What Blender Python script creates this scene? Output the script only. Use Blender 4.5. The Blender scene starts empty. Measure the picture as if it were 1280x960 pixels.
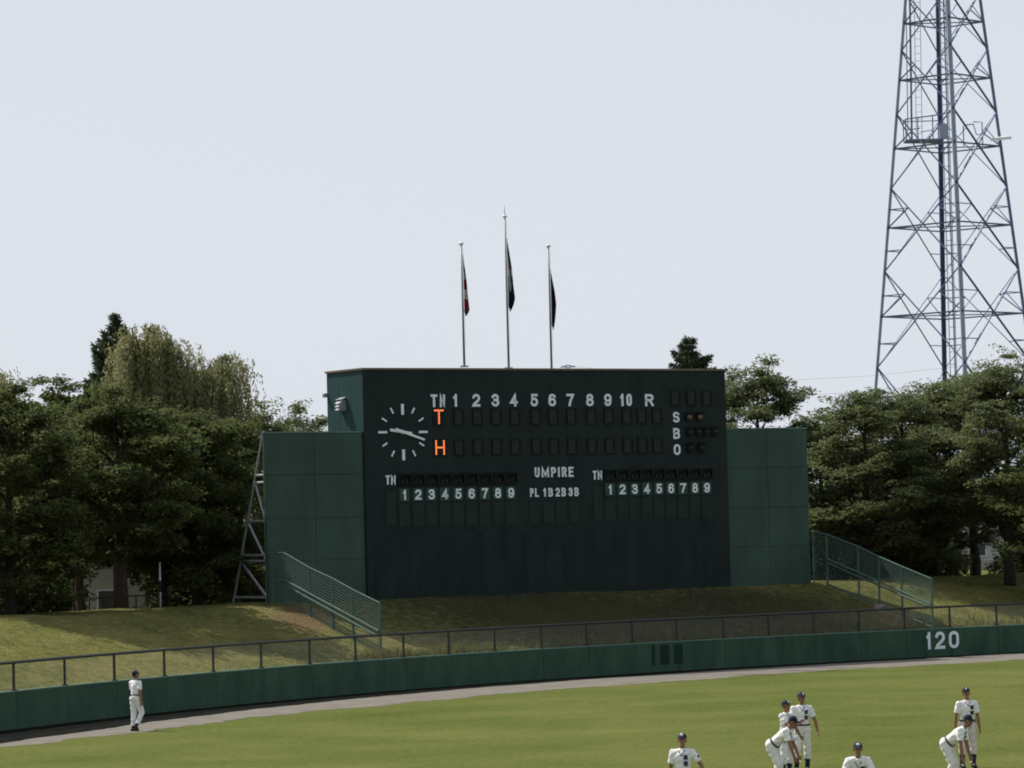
import bpy, bmesh, math, random
import numpy as np
from mathutils import Vector, Matrix

# ------------------------------------------------------------------ camera, sky, sun, exposure
SC = bpy.context.scene
COL = SC.collection
F, EYE = 4450.0, 5.5
PITCH, ROLL = math.atan(185 / F), -math.atan(.0265)
cam_data = bpy.data.cameras.new('camera')
cam_data.sensor_width = 36.0
cam_data.lens = 36.0 * F / 1280.0
cam_data.clip_start = .5
cam_data.clip_end = 6000
cam = bpy.data.objects.new('camera', cam_data)
COL.objects.link(cam)
MC = Matrix.Rotation(math.pi / 2 + PITCH, 4, 'X') @ Matrix.Rotation(ROLL, 4, 'Z')
cam.matrix_world = Matrix.Translation((0, 0, EYE)) @ MC
SC.camera = cam

SUN_EL = math.radians(49)
SUN_DIR = Vector((-.80, .60, 0)).normalized() * math.cos(SUN_EL) + Vector((0, 0, math.sin(SUN_EL)))
world = bpy.data.worlds.new('World')
SC.world = world
world.use_nodes = True
nt = world.node_tree
bg = nt.nodes['Background']
sky = nt.nodes.new('ShaderNodeTexSky')
sky.sky_type = 'NISHITA'
sky.sun_disc = False
sky.sun_elevation = SUN_EL
sky.sun_rotation = math.atan2(SUN_DIR.x, SUN_DIR.y)
sky.altitude = 50
sky.air_density = 1.0
sky.dust_density = 3.0
sky.ozone_density = 1.5
hz = nt.nodes.new('ShaderNodeMix')          # summer haze: the sky is pulled to a pale even grey-blue
hz.data_type = 'RGBA'
hz.inputs[7].default_value = (9.45, 10.02, 10.95, 1)
geo_ = nt.nodes.new('ShaderNodeTexCoord')
sep_ = nt.nodes.new('ShaderNodeSeparateXYZ')
nt.links.new(geo_.outputs['Generated'], sep_.inputs[0])
hr_ = nt.nodes.new('ShaderNodeMapRange')          # haze is thickest at the horizon and thins towards the zenith
hr_.interpolation_type = 'SMOOTHSTEP'
hr_.inputs[1].default_value = -.05; hr_.inputs[2].default_value = .75
hr_.inputs[3].default_value = .92; hr_.inputs[4].default_value = .50
nt.links.new(sep_.outputs['Z'], hr_.inputs[0])
nt.links.new(hr_.outputs[0], hz.inputs[0])
nt.links.new(sky.outputs[0], hz.inputs[6])
nt.links.new(hz.outputs[2], bg.inputs[0])
bg.inputs[1].default_value = .075

sun_data = bpy.data.lights.new('sun', 'SUN')
sun_data.energy = 4.6
sun_data.angle = math.radians(.5)
sun_data.color = (1.0, .95, .86)
sun = bpy.data.objects.new('sun', sun_data)
COL.objects.link(sun)
sun.rotation_euler = (-SUN_DIR).to_track_quat('-Z', 'Y').to_euler()
sun.location = SUN_DIR * 200

SC.view_settings.view_transform = 'Standard'
SC.view_settings.look = 'None'
SC.view_settings.exposure = 0.10
SC.view_settings.gamma = 1.0
SC.cycles.use_denoising = True
SC.cycles.filter_width = 1.9
SC.cycles.max_bounces = 5
SC.cycles.transparent_max_bounces = 8

# ------------------------------------------------------------------ helpers
rng = np.random.default_rng(7)
random.seed(7)


def ray(u, v):
    return (MC.to_3x3() @ Vector(((u - 640) / F, (480 - v) / F, -1)))


def at(u, v, D):
    d = ray(u, v)
    return Vector((0, 0, EYE)) + d * (D / d.y)


def on_ground(u, v, z=0.0):
    d = ray(u, v)
    return Vector((0, 0, EYE)) + d * ((z - EYE) / d.z)


def tag(o, label=None, cat=None, group=None, kind=None):
    if label: o['label'] = label
    if cat: o['category'] = cat
    if group: o['group'] = group
    if kind: o['kind'] = kind
    return o


def empty(name, loc, label=None, cat=None, group=None, rz=0.0, kind=None):
    o = bpy.data.objects.new(name, None)
    o.empty_display_size = .3
    COL.objects.link(o)
    o.location = loc
    o.rotation_euler = (0, 0, rz)
    return tag(o, label, cat, group, kind)


def link(name, me, mat=None, parent=None):
    o = bpy.data.objects.new(name, me)
    COL.objects.link(o)
    if mat is not None and not me.materials:
        for m in (mat if isinstance(mat, (list, tuple)) else [mat]):
            me.materials.append(m)
    if parent is not None: o.parent = parent
    return o


class MB:
    """collects verts and faces for one mesh"""
    def __init__(s): s.v, s.f = [], []

    def poly(s, vs, fs):
        n = len(s.v)
        s.v += [tuple(p) for p in vs]
        s.f += [tuple(i + n for i in q) for q in fs]
        return s

    def box(s, a, b, bev=0.0):
        x0, y0, z0 = a; x1, y1, z1 = b
        if bev <= 0:
            return s.poly([(x0, y0, z0), (x1, y0, z0), (x1, y1, z0), (x0, y1, z0), (x0, y0, z1), (x1, y0, z1), (x1, y1, z1), (x0, y1, z1)],
                          [(3, 2, 1, 0), (4, 5, 6, 7), (0, 1, 5, 4), (1, 2, 6, 5), (2, 3, 7, 6), (3, 0, 4, 7)])
        bm = bmesh.new()
        bmesh.ops.create_cube(bm, size=1)
        for v in bm.verts:
            v.co = Vector(((x0 + x1) / 2 + v.co.x * (x1 - x0), (y0 + y1) / 2 + v.co.y * (y1 - y0), (z0 + z1) / 2 + v.co.z * (z1 - z0)))
        bmesh.ops.bevel(bm, geom=bm.edges[:], offset=bev, segments=1, affect='EDGES')
        bm.verts.index_update()
        s.poly([v.co for v in bm.verts], [[v.index for v in f.verts] for f in bm.faces])
        bm.free()
        return s

    def tube(s, pts, r, n=6, caps=True):
        pts = [Vector(p) for p in pts]
        rs = r if isinstance(r, (list, tuple)) else [r] * len(pts)
        base = len(s.v)
        for i, p in enumerate(pts):
            a = pts[max(i - 1, 0)]; b = pts[min(i + 1, len(pts) - 1)]
            d = (b - a)
            d = d.normalized() if d.length > 1e-9 else Vector((0, 0, 1))
            ref = Vector((0, 0, 1)) if abs(d.z) < .95 else Vector((1, 0, 0))
            x = d.cross(ref).normalized(); y = d.cross(x)
            for k in range(n):
                t = 2 * math.pi * (k + .5) / n
                s.v.append(tuple(p + (x * math.cos(t) + y * math.sin(t)) * rs[i]))
        for i in range(len(pts) - 1):
            for k in range(n):
                a = base + i * n + k; b = base + i * n + (k + 1) % n
                s.f.append((a, a + n, b + n, b))
        if caps:
            s.f.append(tuple(base + k for k in range(n)))
            s.f.append(tuple(base + (len(pts) - 1) * n + k for k in reversed(range(n))))
        return s

    def ellipsoid(s, c, R, M=None, nu=14, nv=9):
        c = Vector(c); base = len(s.v)
        M = M or Matrix.Identity(3)
        s.v.append(tuple(c + M @ Vector((0, 0, R[2]))))
        for j in range(1, nv):
            a = math.pi * j / nv
            for i in range(nu):
                t = 2 * math.pi * i / nu
                s.v.append(tuple(c + M @ Vector((R[0] * math.sin(a) * math.cos(t), R[1] * math.sin(a) * math.sin(t), R[2] * math.cos(a)))))
        s.v.append(tuple(c + M @ Vector((0, 0, -R[2]))))
        for i in range(nu):
            s.f.append((base, base + 1 + i, base + 1 + (i + 1) % nu))
            for j in range(nv - 2):
                a = base + 1 + j * nu + i; b = base + 1 + j * nu + (i + 1) % nu
                s.f.append((a, a + nu, b + nu, b))
            last = base + 1 + (nv - 2) * nu
            s.f.append((len(s.v) - 1, last + (i + 1) % nu, last + i))
        return s

    def cone(s, p0, p1, r0, r1, end0=True, end1=True, n=12):
        s.tube([p0, p1], [r0, r1], n)
        if end0: s.ellipsoid(p0, (r0,) * 3, None, n, 8)
        if end1: s.ellipsoid(p1, (r1,) * 3, None, n, 8)
        return s

    def mesh(s, name, smooth=False):
        me = bpy.data.meshes.new(name)
        me.from_pydata(s.v, [], s.f)
        if smooth: me.polygons.foreach_set('use_smooth', [True] * len(me.polygons))
        me.update()
        return me

    def build(s, name, mat, parent=None, smooth=False):
        return link(name, s.mesh(name, smooth), mat, parent)


def quad_mesh(name, V):
    """V: (n,4,3) array of leaf corners"""
    V = np.asarray(V, dtype=np.float32)
    n = len(V)
    me = bpy.data.meshes.new(name)
    me.vertices.add(4 * n)
    me.vertices.foreach_set('co', V.reshape(-1))
    me.loops.add(4 * n)
    me.loops.foreach_set('vertex_index', np.arange(4 * n, dtype=np.int32))
    me.polygons.add(n)
    me.polygons.foreach_set('loop_start', np.arange(0, 4 * n, 4, dtype=np.int32))
    me.polygons.foreach_set('loop_total', np.full(n, 4, dtype=np.int32))
    me.update(calc_edges=True)
    return me


# ------------------------------------------------------------------ materials
MATS = {}


def mat(name, col, rough=.6, var=.12, scale=3.0, bump=0.0, bscale=None, metal=0.0, spec=.4, col2=None, detail=5, stretch=None):
    if name in MATS: return MATS[name]
    m = bpy.data.materials.new(name)
    m.use_nodes = True
    t = m.node_tree; N = t.nodes; L = t.links
    b = N['Principled BSDF']
    tc = N.new('ShaderNodeTexCoord')
    src = tc.outputs['Object']
    if stretch:
        mp = N.new('ShaderNodeMapping'); mp.inputs['Scale'].default_value = stretch
        L.new(src, mp.inputs[0]); src = mp.outputs[0]
    no = N.new('ShaderNodeTexNoise')
    no.inputs['Scale'].default_value = scale
    no.inputs['Detail'].default_value = detail
    no.inputs['Roughness'].default_value = .62
    L.new(src, no.inputs['Vector'])
    rp = N.new('ShaderNodeValToRGB')
    c = Vector(col)
    d = Vector(col2) if col2 else c * (1 + var)
    lo = c * (1 - var)
    rp.color_ramp.elements[0].position = .32
    rp.color_ramp.elements[1].position = .68
    rp.color_ramp.elements[0].color = (*lo, 1)
    rp.color_ramp.elements[1].color = (*d, 1)
    L.new(no.outputs['Fac'], rp.inputs[0])
    L.new(rp.outputs[0], b.inputs['Base Color'])
    b.inputs['Roughness'].default_value = rough
    b.inputs['Metallic'].default_value = metal
    b.inputs['Specular IOR Level'].default_value = spec
    if bump > 0:
        n2 = N.new('ShaderNodeTexNoise')
        n2.inputs['Scale'].default_value = bscale or scale * 4
        n2.inputs['Detail'].default_value = 4
        L.new(src, n2.inputs['Vector'])
        bp = N.new('ShaderNodeBump')
        bp.inputs['Strength'].default_value = bump
        bp.inputs['Distance'].default_value = .03
        L.new(n2.outputs['Fac'], bp.inputs['Height'])
        L.new(bp.outputs[0], b.inputs['Normal'])
    MATS[name] = m
    return m


def leaf_mat(name, c_dark, c_light, trans=.35, rough=.75, spread=1.0):
    m = bpy.data.materials.new(name)
    m.use_nodes = True
    t = m.node_tree; N = t.nodes; L = t.links
    for n in list(N): N.remove(n)
    out = N.new('ShaderNodeOutputMaterial')
    geo = N.new('ShaderNodeNewGeometry')
    tc = N.new('ShaderNodeTexCoord')
    no = N.new('ShaderNodeTexNoise'); no.inputs['Scale'].default_value = .55; no.inputs['Detail'].default_value = 3
    L.new(tc.outputs['Object'], no.inputs['Vector'])
    mx = N.new('ShaderNodeMath'); mx.operation = 'MULTIPLY_ADD'
    mx.inputs[1].default_value = .55 * spread
    L.new(geo.outputs['Random Per Island'], mx.inputs[0]); L.new(no.outputs['Fac'], mx.inputs[2])
    rp = N.new('ShaderNodeValToRGB')
    rp.color_ramp.elements[0].position = .38; rp.color_ramp.elements[1].position = 1.0
    rp.color_ramp.elements[0].color = (*c_dark, 1); rp.color_ramp.elements[1].color = (*c_light, 1)
    L.new(mx.outputs[0], rp.inputs[0])
    d = N.new('ShaderNodeBsdfPrincipled'); d.inputs['Roughness'].default_value = rough
    d.inputs['Specular IOR Level'].default_value = .12
    tr = N.new('ShaderNodeBsdfTranslucent')
    L.new(rp.outputs[0], d.inputs['Base Color']); L.new(rp.outputs[0], tr.inputs[0])
    ms = N.new('ShaderNodeMixShader'); ms.inputs[0].default_value = trans
    L.new(d.outputs[0], ms.inputs[1]); L.new(tr.outputs[0], ms.inputs[2]); L.new(ms.outputs[0], out.inputs[0])
    return m


def grass_mat(name, stops, s_big, s_fine, patches=(), bump=.5, stripe=None, blade=.22, rough=.85):
    """lawn: broad patches of dry and fresh grass, fine blade-scale speckle, bare spots and painted shade at given places"""
    m = bpy.data.materials.new(name)
    m.use_nodes = True
    t = m.node_tree; N = t.nodes; L = t.links
    b = N['Principled BSDF']
    b.inputs['Roughness'].default_value = rough
    b.inputs['Specular IOR Level'].default_value = 0.0
    geo = N.new('ShaderNodeNewGeometry')
    P = geo.outputs['Position']
    n1 = N.new('ShaderNodeTexNoise'); n1.inputs['Scale'].default_value = s_big; n1.inputs['Detail'].default_value = 6; n1.inputs['Roughness'].default_value = .65
    n2 = N.new('ShaderNodeTexNoise'); n2.inputs['Scale'].default_value = s_fine; n2.inputs['Detail'].default_value = 6; n2.inputs['Roughness'].default_value = .75
    L.new(P, n1.inputs['Vector']); L.new(P, n2.inputs['Vector'])
    mx = N.new('ShaderNodeMath'); mx.operation = 'MULTIPLY_ADD'; mx.inputs[1].default_value = 1.5
    L.new(n2.outputs['Fac'], mx.inputs[0])
    sb = N.new('ShaderNodeMath'); sb.operation = 'SUBTRACT'; sb.inputs[1].default_value = .75
    L.new(n1.outputs['Fac'], sb.inputs[0]); L.new(sb.outputs[0], mx.inputs[2])
    val = mx.outputs[0]
    if stripe:
        sx = N.new('ShaderNodeTexWave'); sx.inputs['Scale'].default_value = stripe[0]; sx.inputs['Distortion'].default_value = 1.5
        sx.inputs['Detail'].default_value = 2
        mp = N.new('ShaderNodeMapping'); mp.inputs['Rotation'].default_value = (0, 0, stripe[1])
        L.new(P, mp.inputs[0]); L.new(mp.outputs[0], sx.inputs['Vector'])
        ad = N.new('ShaderNodeMath'); ad.operation = 'MULTIPLY_ADD'; ad.inputs[1].default_value = stripe[2]
        L.new(sx.outputs['Fac'], ad.inputs[0]); L.new(val, ad.inputs[2]); val = ad.outputs[0]
    rp = N.new('ShaderNodeValToRGB')
    el = rp.color_ramp.elements
    while len(el) < len(stops): el.new(.5)
    for e, (p, c) in zip(el, stops): e.position = p; e.color = (*c, 1)
    L.new(val, rp.inputs[0])
    colr = rp.outputs[0]
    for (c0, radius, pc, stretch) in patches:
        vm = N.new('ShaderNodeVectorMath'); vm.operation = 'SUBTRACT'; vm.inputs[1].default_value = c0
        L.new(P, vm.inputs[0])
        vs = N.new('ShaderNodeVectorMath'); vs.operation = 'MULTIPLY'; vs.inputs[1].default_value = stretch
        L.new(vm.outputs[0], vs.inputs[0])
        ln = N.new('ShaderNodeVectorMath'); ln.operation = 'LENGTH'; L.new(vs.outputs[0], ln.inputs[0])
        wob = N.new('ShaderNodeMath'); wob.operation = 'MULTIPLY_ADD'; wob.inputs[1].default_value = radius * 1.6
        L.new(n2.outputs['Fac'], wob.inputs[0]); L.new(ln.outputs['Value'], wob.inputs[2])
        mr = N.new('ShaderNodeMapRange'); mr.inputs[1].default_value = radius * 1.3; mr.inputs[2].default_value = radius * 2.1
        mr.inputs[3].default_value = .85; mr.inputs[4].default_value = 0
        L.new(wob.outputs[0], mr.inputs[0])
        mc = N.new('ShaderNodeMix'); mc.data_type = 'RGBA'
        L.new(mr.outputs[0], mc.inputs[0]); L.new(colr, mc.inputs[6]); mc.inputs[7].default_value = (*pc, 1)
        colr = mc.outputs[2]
    L.new(colr, b.inputs['Base Color'])
    n3 = N.new('ShaderNodeTexNoise'); n3.inputs['Scale'].default_value = 9; n3.inputs['Detail'].default_value = 3
    L.new(P, n3.inputs['Vector'])
    bp = N.new('ShaderNodeBump'); bp.inputs['Strength'].default_value = bump; bp.inputs['Distance'].default_value = .06
    L.new(n3.outputs['Fac'], bp.inputs['Height']); L.new(bp.outputs[0], b.inputs['Normal'])
    return m


M_wall = mat('wall_green_paint', (.032, .078, .049), .68, .22, 1.4, .15, 8, col2=(.044, .098, .062), stretch=(1, 1, .35), spec=.15)
M_walldark = mat('painted_out_green', (.014, .034, .026), .7, .2, 4, spec=.05)
M_coping = mat('coping_pale_green', (.09, .17, .13), .6, .2, 3)
M_rail = mat('dark_bronze_rail', (.014, .015, .014), .45, .2, 6, spec=.5)
M_face = mat('scoreboard_face_green', (.0140, .0240, .0228), .7, .25, 1.2, .05, 6, stretch=(1, 1, .4), spec=.15)
M_facepanel = mat('scoreboard_lower_panel', (.0130, .0222, .0210), .65, .25, 1.5, .05, 6, stretch=(1, 1, .3), spec=.15)
M_side = mat('scoreboard_side_green', (.019, .058, .058), .6, .16, .9, .08, 5, stretch=(1, 1, .35), spec=.15)
M_wing = mat('wing_panel_green', (.042, .077, .062), .65, .22, .8, .08, 5, stretch=(1, 1, .35), spec=.15)
M_trim = mat('roof_trim_brown', (.13, .10, .06), .5, .2, 3)
M_white = mat('white_lettering', (.74, .80, .84), .5, .05, 6)
M_tile = mat('number_tile_green', (.035, .072, .055), .5, .12, 4, spec=.12)
M_cell = mat('lamp_cell_grey', (.023, .0265, .0255), .45, .3, 9, spec=.12)
M_recess = mat('recess_black', (.0075, .0140, .0130), .5, .2, 6, spec=.12)
M_name = mat('name_panel_grey_green', (.019, .030, .027), .6, .2, 3, stretch=(1, 1, .3), spec=.12)
M_lampoff = mat('dark_lamp_glass', (.010, .012, .010), .3, .2, 8, spec=.2)
M_amber = mat('amber_lamp_glass', (.07, .045, .015), .25, .2, 8, spec=.6)
M_steel = mat('galvanised_steel', (.30, .32, .34), .45, .15, 4, metal=.35)
M_pole = mat('flagpole_white', (.55, .56, .58), .35, .08, 4, metal=.2)
M_flagpole = mat('flagpole_grey', (.20, .21, .22), .45, .15, 3, metal=.2)
M_shadedleg = mat('tower_navy_shaded_leg', (.05, .065, .15), .5, .15, 1.5, metal=.1)  # far leg only: its shaded side is put into the colour
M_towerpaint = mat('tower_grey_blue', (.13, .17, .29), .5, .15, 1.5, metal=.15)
M_towerlight = mat('tower_pale_lit_leg', (.31, .36, .45), .5, .12, 1.2, metal=.2)
M_fence = mat('fence_green_paint', (.070, .125, .106), .75, .14, 4, spec=.1)
M_fencewire = mat('fence_wire_green', (.068, .115, .10), .5, .14, 4)
M_handrail = mat('handrail_pale_green', (.085, .140, .118), .75, .12, 4, spec=.08)
M_concrete = mat('concrete', (.30, .28, .25), .85, .18, 3, .3)
M_dirt = mat('warning_track_dirt', (.190, .176, .154), .95, .16, 1.1, .4, 14, spec=0.0, detail=8)
M_bark = mat('bark', (.045, .036, .028), .9, .3, 5, .6, 20, spec=.1)
M_skin = mat('tanned_skin', (.25, .125, .075), .5, .1, 9)
M_jersey = mat('white_jersey', (.82, .82, .80), .8, .04, 6, .12, 40, spec=.1)
M_pants = mat('white_trousers', (.74, .735, .71), .85, .05, 5, .12, 30, spec=.1)
M_pants2 = mat('dusty_trousers', (.62, .585, .53), .85, .12, 4, .12, 30, spec=.1)
M_navy = mat('navy_cloth', (.014, .018, .036), .75, .2, 12, spec=.2)
M_black = mat('black_leather', (.012, .012, .013), .4, .2, 12)
M_emblem = mat('navy_lettering', (.03, .035, .08), .7, .1, 12)
M_eye = mat('eye_dark', (.02, .015, .012), .3, .1, 20)
M_lip = mat('lip', (.20, .08, .06), .5, .1, 20)
M_hair = mat('black_hair', (.012, .010, .009), .6, .2, 30)
M_brick = mat('plaster_far', (.42, .40, .37), .8, .1, .8)
M_roof = mat('far_roof', (.16, .17, .18), .7, .15, 1)
M_glass = mat('far_glass', (.05, .06, .07), .1, .1, 1, spec=.7)
M_wire = mat('power_wire', (.10, .11, .13), .5, .1, 1)

M_led = bpy.data.materials.new('led_orange')
M_led.use_nodes = True
_b = M_led.node_tree.nodes['Principled BSDF']
_b.inputs['Base Color'].default_value = (.6, .12, .03, 1)
_b.inputs['Emission Color'].default_value = (1.0, .24, .07, 1)
_b.inputs['Emission Strength'].default_value = 1.15

# ------------------------------------------------------------------ field, track, terrain
WALL = [(-16.12, 104.05), (-14.75, 107.73), (-13.24, 111.32), (-11.59, 114.8), (-9.81, 118.15), (-7.9, 121.35), (-5.86, 124.38), (-3.71, 127.25), (-1.45, 129.94), (0.9, 132.46), (3.33, 134.8), (5.85, 136.98), (8.43, 139.01), (11.07, 140.91), (13.78, 142.71), (16.54, 144.42), (19.35, 146.08), (22.22, 147.73)]
GRASS = [(-14.69, 94.78), (-13.46, 98.22), (-12.1, 101.64), (-10.62, 105.0), (-9.0, 108.3), (-7.27, 111.51), (-5.41, 114.62), (-3.44, 117.61), (-1.36, 120.48), (0.82, 123.21), (3.1, 125.79), (5.46, 128.24), (7.91, 130.54), (10.42, 132.7), (13.0, 134.72), (15.63, 136.63), (18.33, 138.43), (21.07, 140.14)]


def extend(p, n=14):
    p = [Vector(q) for q in p]
    a = (p[0] - p[1]); b = (p[-1] - p[-2])
    A = [p[0] + a * (i + 1) for i in range(n)][::-1]
    B = [p[-1] + b * (i + 1) for i in range(n)]
    return A + p + B


WP = extend(WALL)
GP = extend(GRASS)


def resample(P, step):
    s = [0.0]
    for a, b in zip(P, P[1:]): s.append(s[-1] + (b - a).length)
    s = np.array(s)
    q = np.arange(0, s[-1], step)
    return np.c_[np.interp(q, s, [p.x for p in P]), np.interp(q, s, [p.y for p in P])]


WC = resample(WP, .1)
for _ in range(600): WC[1:-1] = .5 * WC[1:-1] + .25 * (WC[:-2] + WC[2:])
TAN = np.gradient(WC, axis=0)
TAN /= np.linalg.norm(TAN, axis=1)[:, None]
NRM = np.c_[-TAN[:, 1], TAN[:, 0]]          # away from the field


def wall_at(u, v=None, frac=False):
    """arc index of the wall point on the sight line through (u, v)"""
    v = v if v is not None else 870 - .055 * u
    d = ray(u, v)
    r = WC[:, 0] / WC[:, 1]
    if frac:
        return float(np.interp(d.x / d.y, r, np.arange(len(r))))
    return int(np.argmin(np.abs(r - d.x / d.y)))


def ground_z(d):
    """height of the bank at distance d behind the wall"""
    t = (d - 1.3) * .275
    z = 1.0 + np.maximum(t, 0)
    top = 3.02
    z = np.where(z > top - .25, top - .25 + .25 * np.tanh((z - top + .25) / .25), z)
    back = np.clip((d - 12.6) / 7.0, 0, 1)                     # the bank falls away again behind its crest
    return z - 1.8 * back * back * (3 - 2 * back)


def sstep(x, a, b):
    t = min(1, max(0, (x - a) / (b - a)))
    return t * t * (3 - 2 * t)


def bank_z(x, y, d):
    """bank height with the level stand for the scoreboard cut into it"""
    z = float(ground_z(np.array(d)))
    rx, ry = x + 5.781, y - 138.0
    along = rx * .84080 + ry * .54134
    tb = rx * .54134 - ry * .84080
    w = sstep(along, -8, -4.5) * (1 - sstep(along, 24, 30))
    if tb > -6 and d < 12.6:
        zb = min(3.04, 3.05 - .27 * max(0, tb))
        zb = min(zb, 1.0 + max(0, d - .4) * .75)
        z = z + w * (max(z, zb) - z)
    amp = min(1, max(0, (d - 1) / 2)) * (1 if d < 60 else 0) * (1 - .7 * w)
    return z + amp * lump(x, y)


lump = lambda x, y: .045 * math.sin(x * .9 + y * .35) + .03 * math.sin(y * 1.3 - x * .5) + .015 * math.sin(x * 2.9 + 1)

# one sheet for the field, out to the horizon
g = MB()
n = 24
for j in range(n + 1):
    for i in range(n + 1):
        g.v.append((-1500 + 3000 * i / n, -600 + 3600 * j / n, 0))
for j in range(n):
    for i in range(n):
        a = j * (n + 1) + i
        g.f.append((a, a + 1, a + n + 2, a + n + 1))
M_field = grass_mat('outfield_grass', [(.16, (.056, .080, .022)), (.45, (.096, .116, .033)), (.62, (.118, .131, .041)), (.90, (.163, .160, .060))], .16, 5.0, bump=.45, stripe=(.055, .95, .05))
field = tag(g.build('ground', M_field), kind='structure')

# dirt warning track, 4 mm over the grass, with a ragged grass edge
g = MB()
GC = resample(GP, .3)
for i, p in enumerate(GC):
    j = int(np.argmin(np.hypot(WC[:, 0] - p[0], WC[:, 1] - p[1])))
    w = WC[j]
    dirv = (p - w) / np.linalg.norm(p - w)
    jag = .22 * math.sin(i * .13) + .16 * math.sin(i * .41 + 1) + random.uniform(-.16, .16)
    e = p + dirv * jag
    m1 = w + (p - w) * .5
    q = w - dirv * .2
    g.v += [(q[0], q[1], .004), (m1[0], m1[1], .0045), (e[0], e[1], .004)]
for i in range(len(GC) - 1):
    a = 3 * i
    g.f += [(a, a + 1, a + 4, a + 3), (a + 1, a + 2, a + 5, a + 4)]
tag(g.build('warning_track', M_dirt), kind='structure')

# dark strip added to paint the wall's cast shadow along its foot
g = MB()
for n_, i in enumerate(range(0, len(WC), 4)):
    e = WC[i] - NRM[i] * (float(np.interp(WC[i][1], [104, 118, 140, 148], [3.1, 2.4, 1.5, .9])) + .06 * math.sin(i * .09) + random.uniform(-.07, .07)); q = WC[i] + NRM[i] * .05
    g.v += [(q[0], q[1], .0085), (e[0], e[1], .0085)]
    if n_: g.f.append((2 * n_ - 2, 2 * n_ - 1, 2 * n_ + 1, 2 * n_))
tag(g.build('wall_shade_strip', mat('painted_wall_shade', (.015, .016, .014), 1.0, .3, 2, .3, 14, spec=0.0)), kind='structure')

# the bank behind the wall and the terrace above it
ds = [0.0, .3, .6, 1, 1.3, 1.7, 2.2, 2.8, 3.4, 4, 4.6, 5.2, 5.8, 6.4, 7, 7.5, 8, 8.4, 8.8, 9.2, 9.8, 10.5, 12, 12.6, 13.3, 14, 15, 16, 17, 18, 19, 20, 22, 25, 32, 42, 60, 90, 140, 220, 400, 800, 1500]
g = MB()
idx = range(0, len(WC), 10)
for i in idx:
    for d in ds:
        p = WC[i] + NRM[i] * (d + .14)
        g.v.append((p[0], p[1], bank_z(p[0], p[1], d)))
nd = len(ds)
ni = len(list(idx))
for i in range(ni - 1):
    for j in range(nd - 1):
        a = i * nd + j
        g.f.append((a, a + nd, a + nd + 1, a + 1))
bare1 = at(378, 776, 132.6)
bare2 = at(1112, 767, 145.2)
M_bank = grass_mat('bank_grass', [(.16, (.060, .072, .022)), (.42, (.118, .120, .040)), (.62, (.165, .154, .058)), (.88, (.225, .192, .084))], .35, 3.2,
                   patches=[(tuple(bare1), 1.0, (.150, .108, .064), (.85, .42, .2)), (tuple(bare2), .7, (.22, .17, .095), (.9, .4, .2)), ((2.8, 139.2, 2.4), 4.2, (.036, .038, .022), (.40, .62, 0)), ((10.2, 144.2, 2.4), 3.0, (.036, .038, .022), (.55, .75, 0))], bump=.9)  # last two patches paint deeper scoreboard shade into the bank colour
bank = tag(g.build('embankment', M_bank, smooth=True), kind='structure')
BANK_V = np.array(g.v).reshape(ni, nd, 3)


def bank_height(x, y):
    j = int(np.argmin((WC[:, 0] - x) ** 2 + (WC[:, 1] - y) ** 2))
    d = float((np.array([x, y]) - WC[j]) @ NRM[j]) - .14
    d = max(d, 0)
    return bank_z(x, y, d)


# ------------------------------------------------------------------ outfield wall with its padded panels
i0, i1 = wall_at(-150), wall_at(1430)
WTOP = 1.16
wall_root = empty('outfield_wall', (float(WC[wall_at(640)][0]), float(WC[wall_at(640)][1]), 0),
                  'long low dark green outfield wall curving behind the gravel track, marked 120', 'wall')
inv_root = wall_root.location.copy()


def sub(p): return Vector(p) - inv_root


def strip(i, off): return WC[i] + NRM[i] * off


posts_px = [19, 83, 146, 208, 268, 329, 389, 447, 506, 563, 621, 679, 736, 792, 848, 906, 962, 1019, 1076, 1133, 1190, 1247]
post_i = [wall_at(u) for u in posts_px]
stepL = post_i[1] - post_i[0]; stepR = post_i[-1] - post_i[-2]
post_i = [post_i[0] - stepL * k for k in (3, 2, 1)] + post_i + [post_i[-1] + stepR * k for k in (1, 2, 3)]
for a, b in zip(post_i, post_i[1:]):
    m = MB()
    sh = random.uniform(-.006, .006)
    pts = list(range(a, b, 6)) + [b]
    fr = []
    for k, i in enumerate(pts):
        # gap of a centimetre at each joint
        t = WC[i].copy()
        if k == 0: t = t + TAN[i] * .008
        if k == len(pts) - 1: t = t - TAN[i] * .008
        fr.append((t - NRM[i] * (.03 + sh), t + NRM[i] * .12))
    for f0, f1 in fr:
        for q, z in ((f0, -.05), (f0, WTOP - .045), (f1, WTOP - .045), (f1, -.05)):
            m.v.append(tuple(sub((q[0], q[1], z))))
    for k in range(len(fr) - 1):
        c = 4 * k
        for s in range(4):
            m.f.append((c + s, c + 4 + s, c + 4 + (s + 1) % 4, c + (s + 1) % 4))
    m.f.append((0, 1, 2, 3)); c = 4 * (len(fr) - 1); m.f.append((c + 3, c + 2, c + 1, c))
    m.build('wall_panel', M_wall, wall_root)
m = MB()
for k, i in enumerate(range(post_i[0], post_i[-1] + 1, 5)):
    f0, f1 = WC[i] - NRM[i] * .045, WC[i] + NRM[i] * .16
    for q, z in ((f0, WTOP - .043), (f0, WTOP), (f1, WTOP), (f1, WTOP - .043)):
        m.v.append(tuple(sub((q[0], q[1], z))))
    if k:
        c = 4 * (k - 1)
        for s in range(4): m.f.append((c + s, c + 4 + s, c + 4 + (s + 1) % 4, c + (s + 1) % 4))
m.build('coping', M_coping, wall_root)

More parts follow.
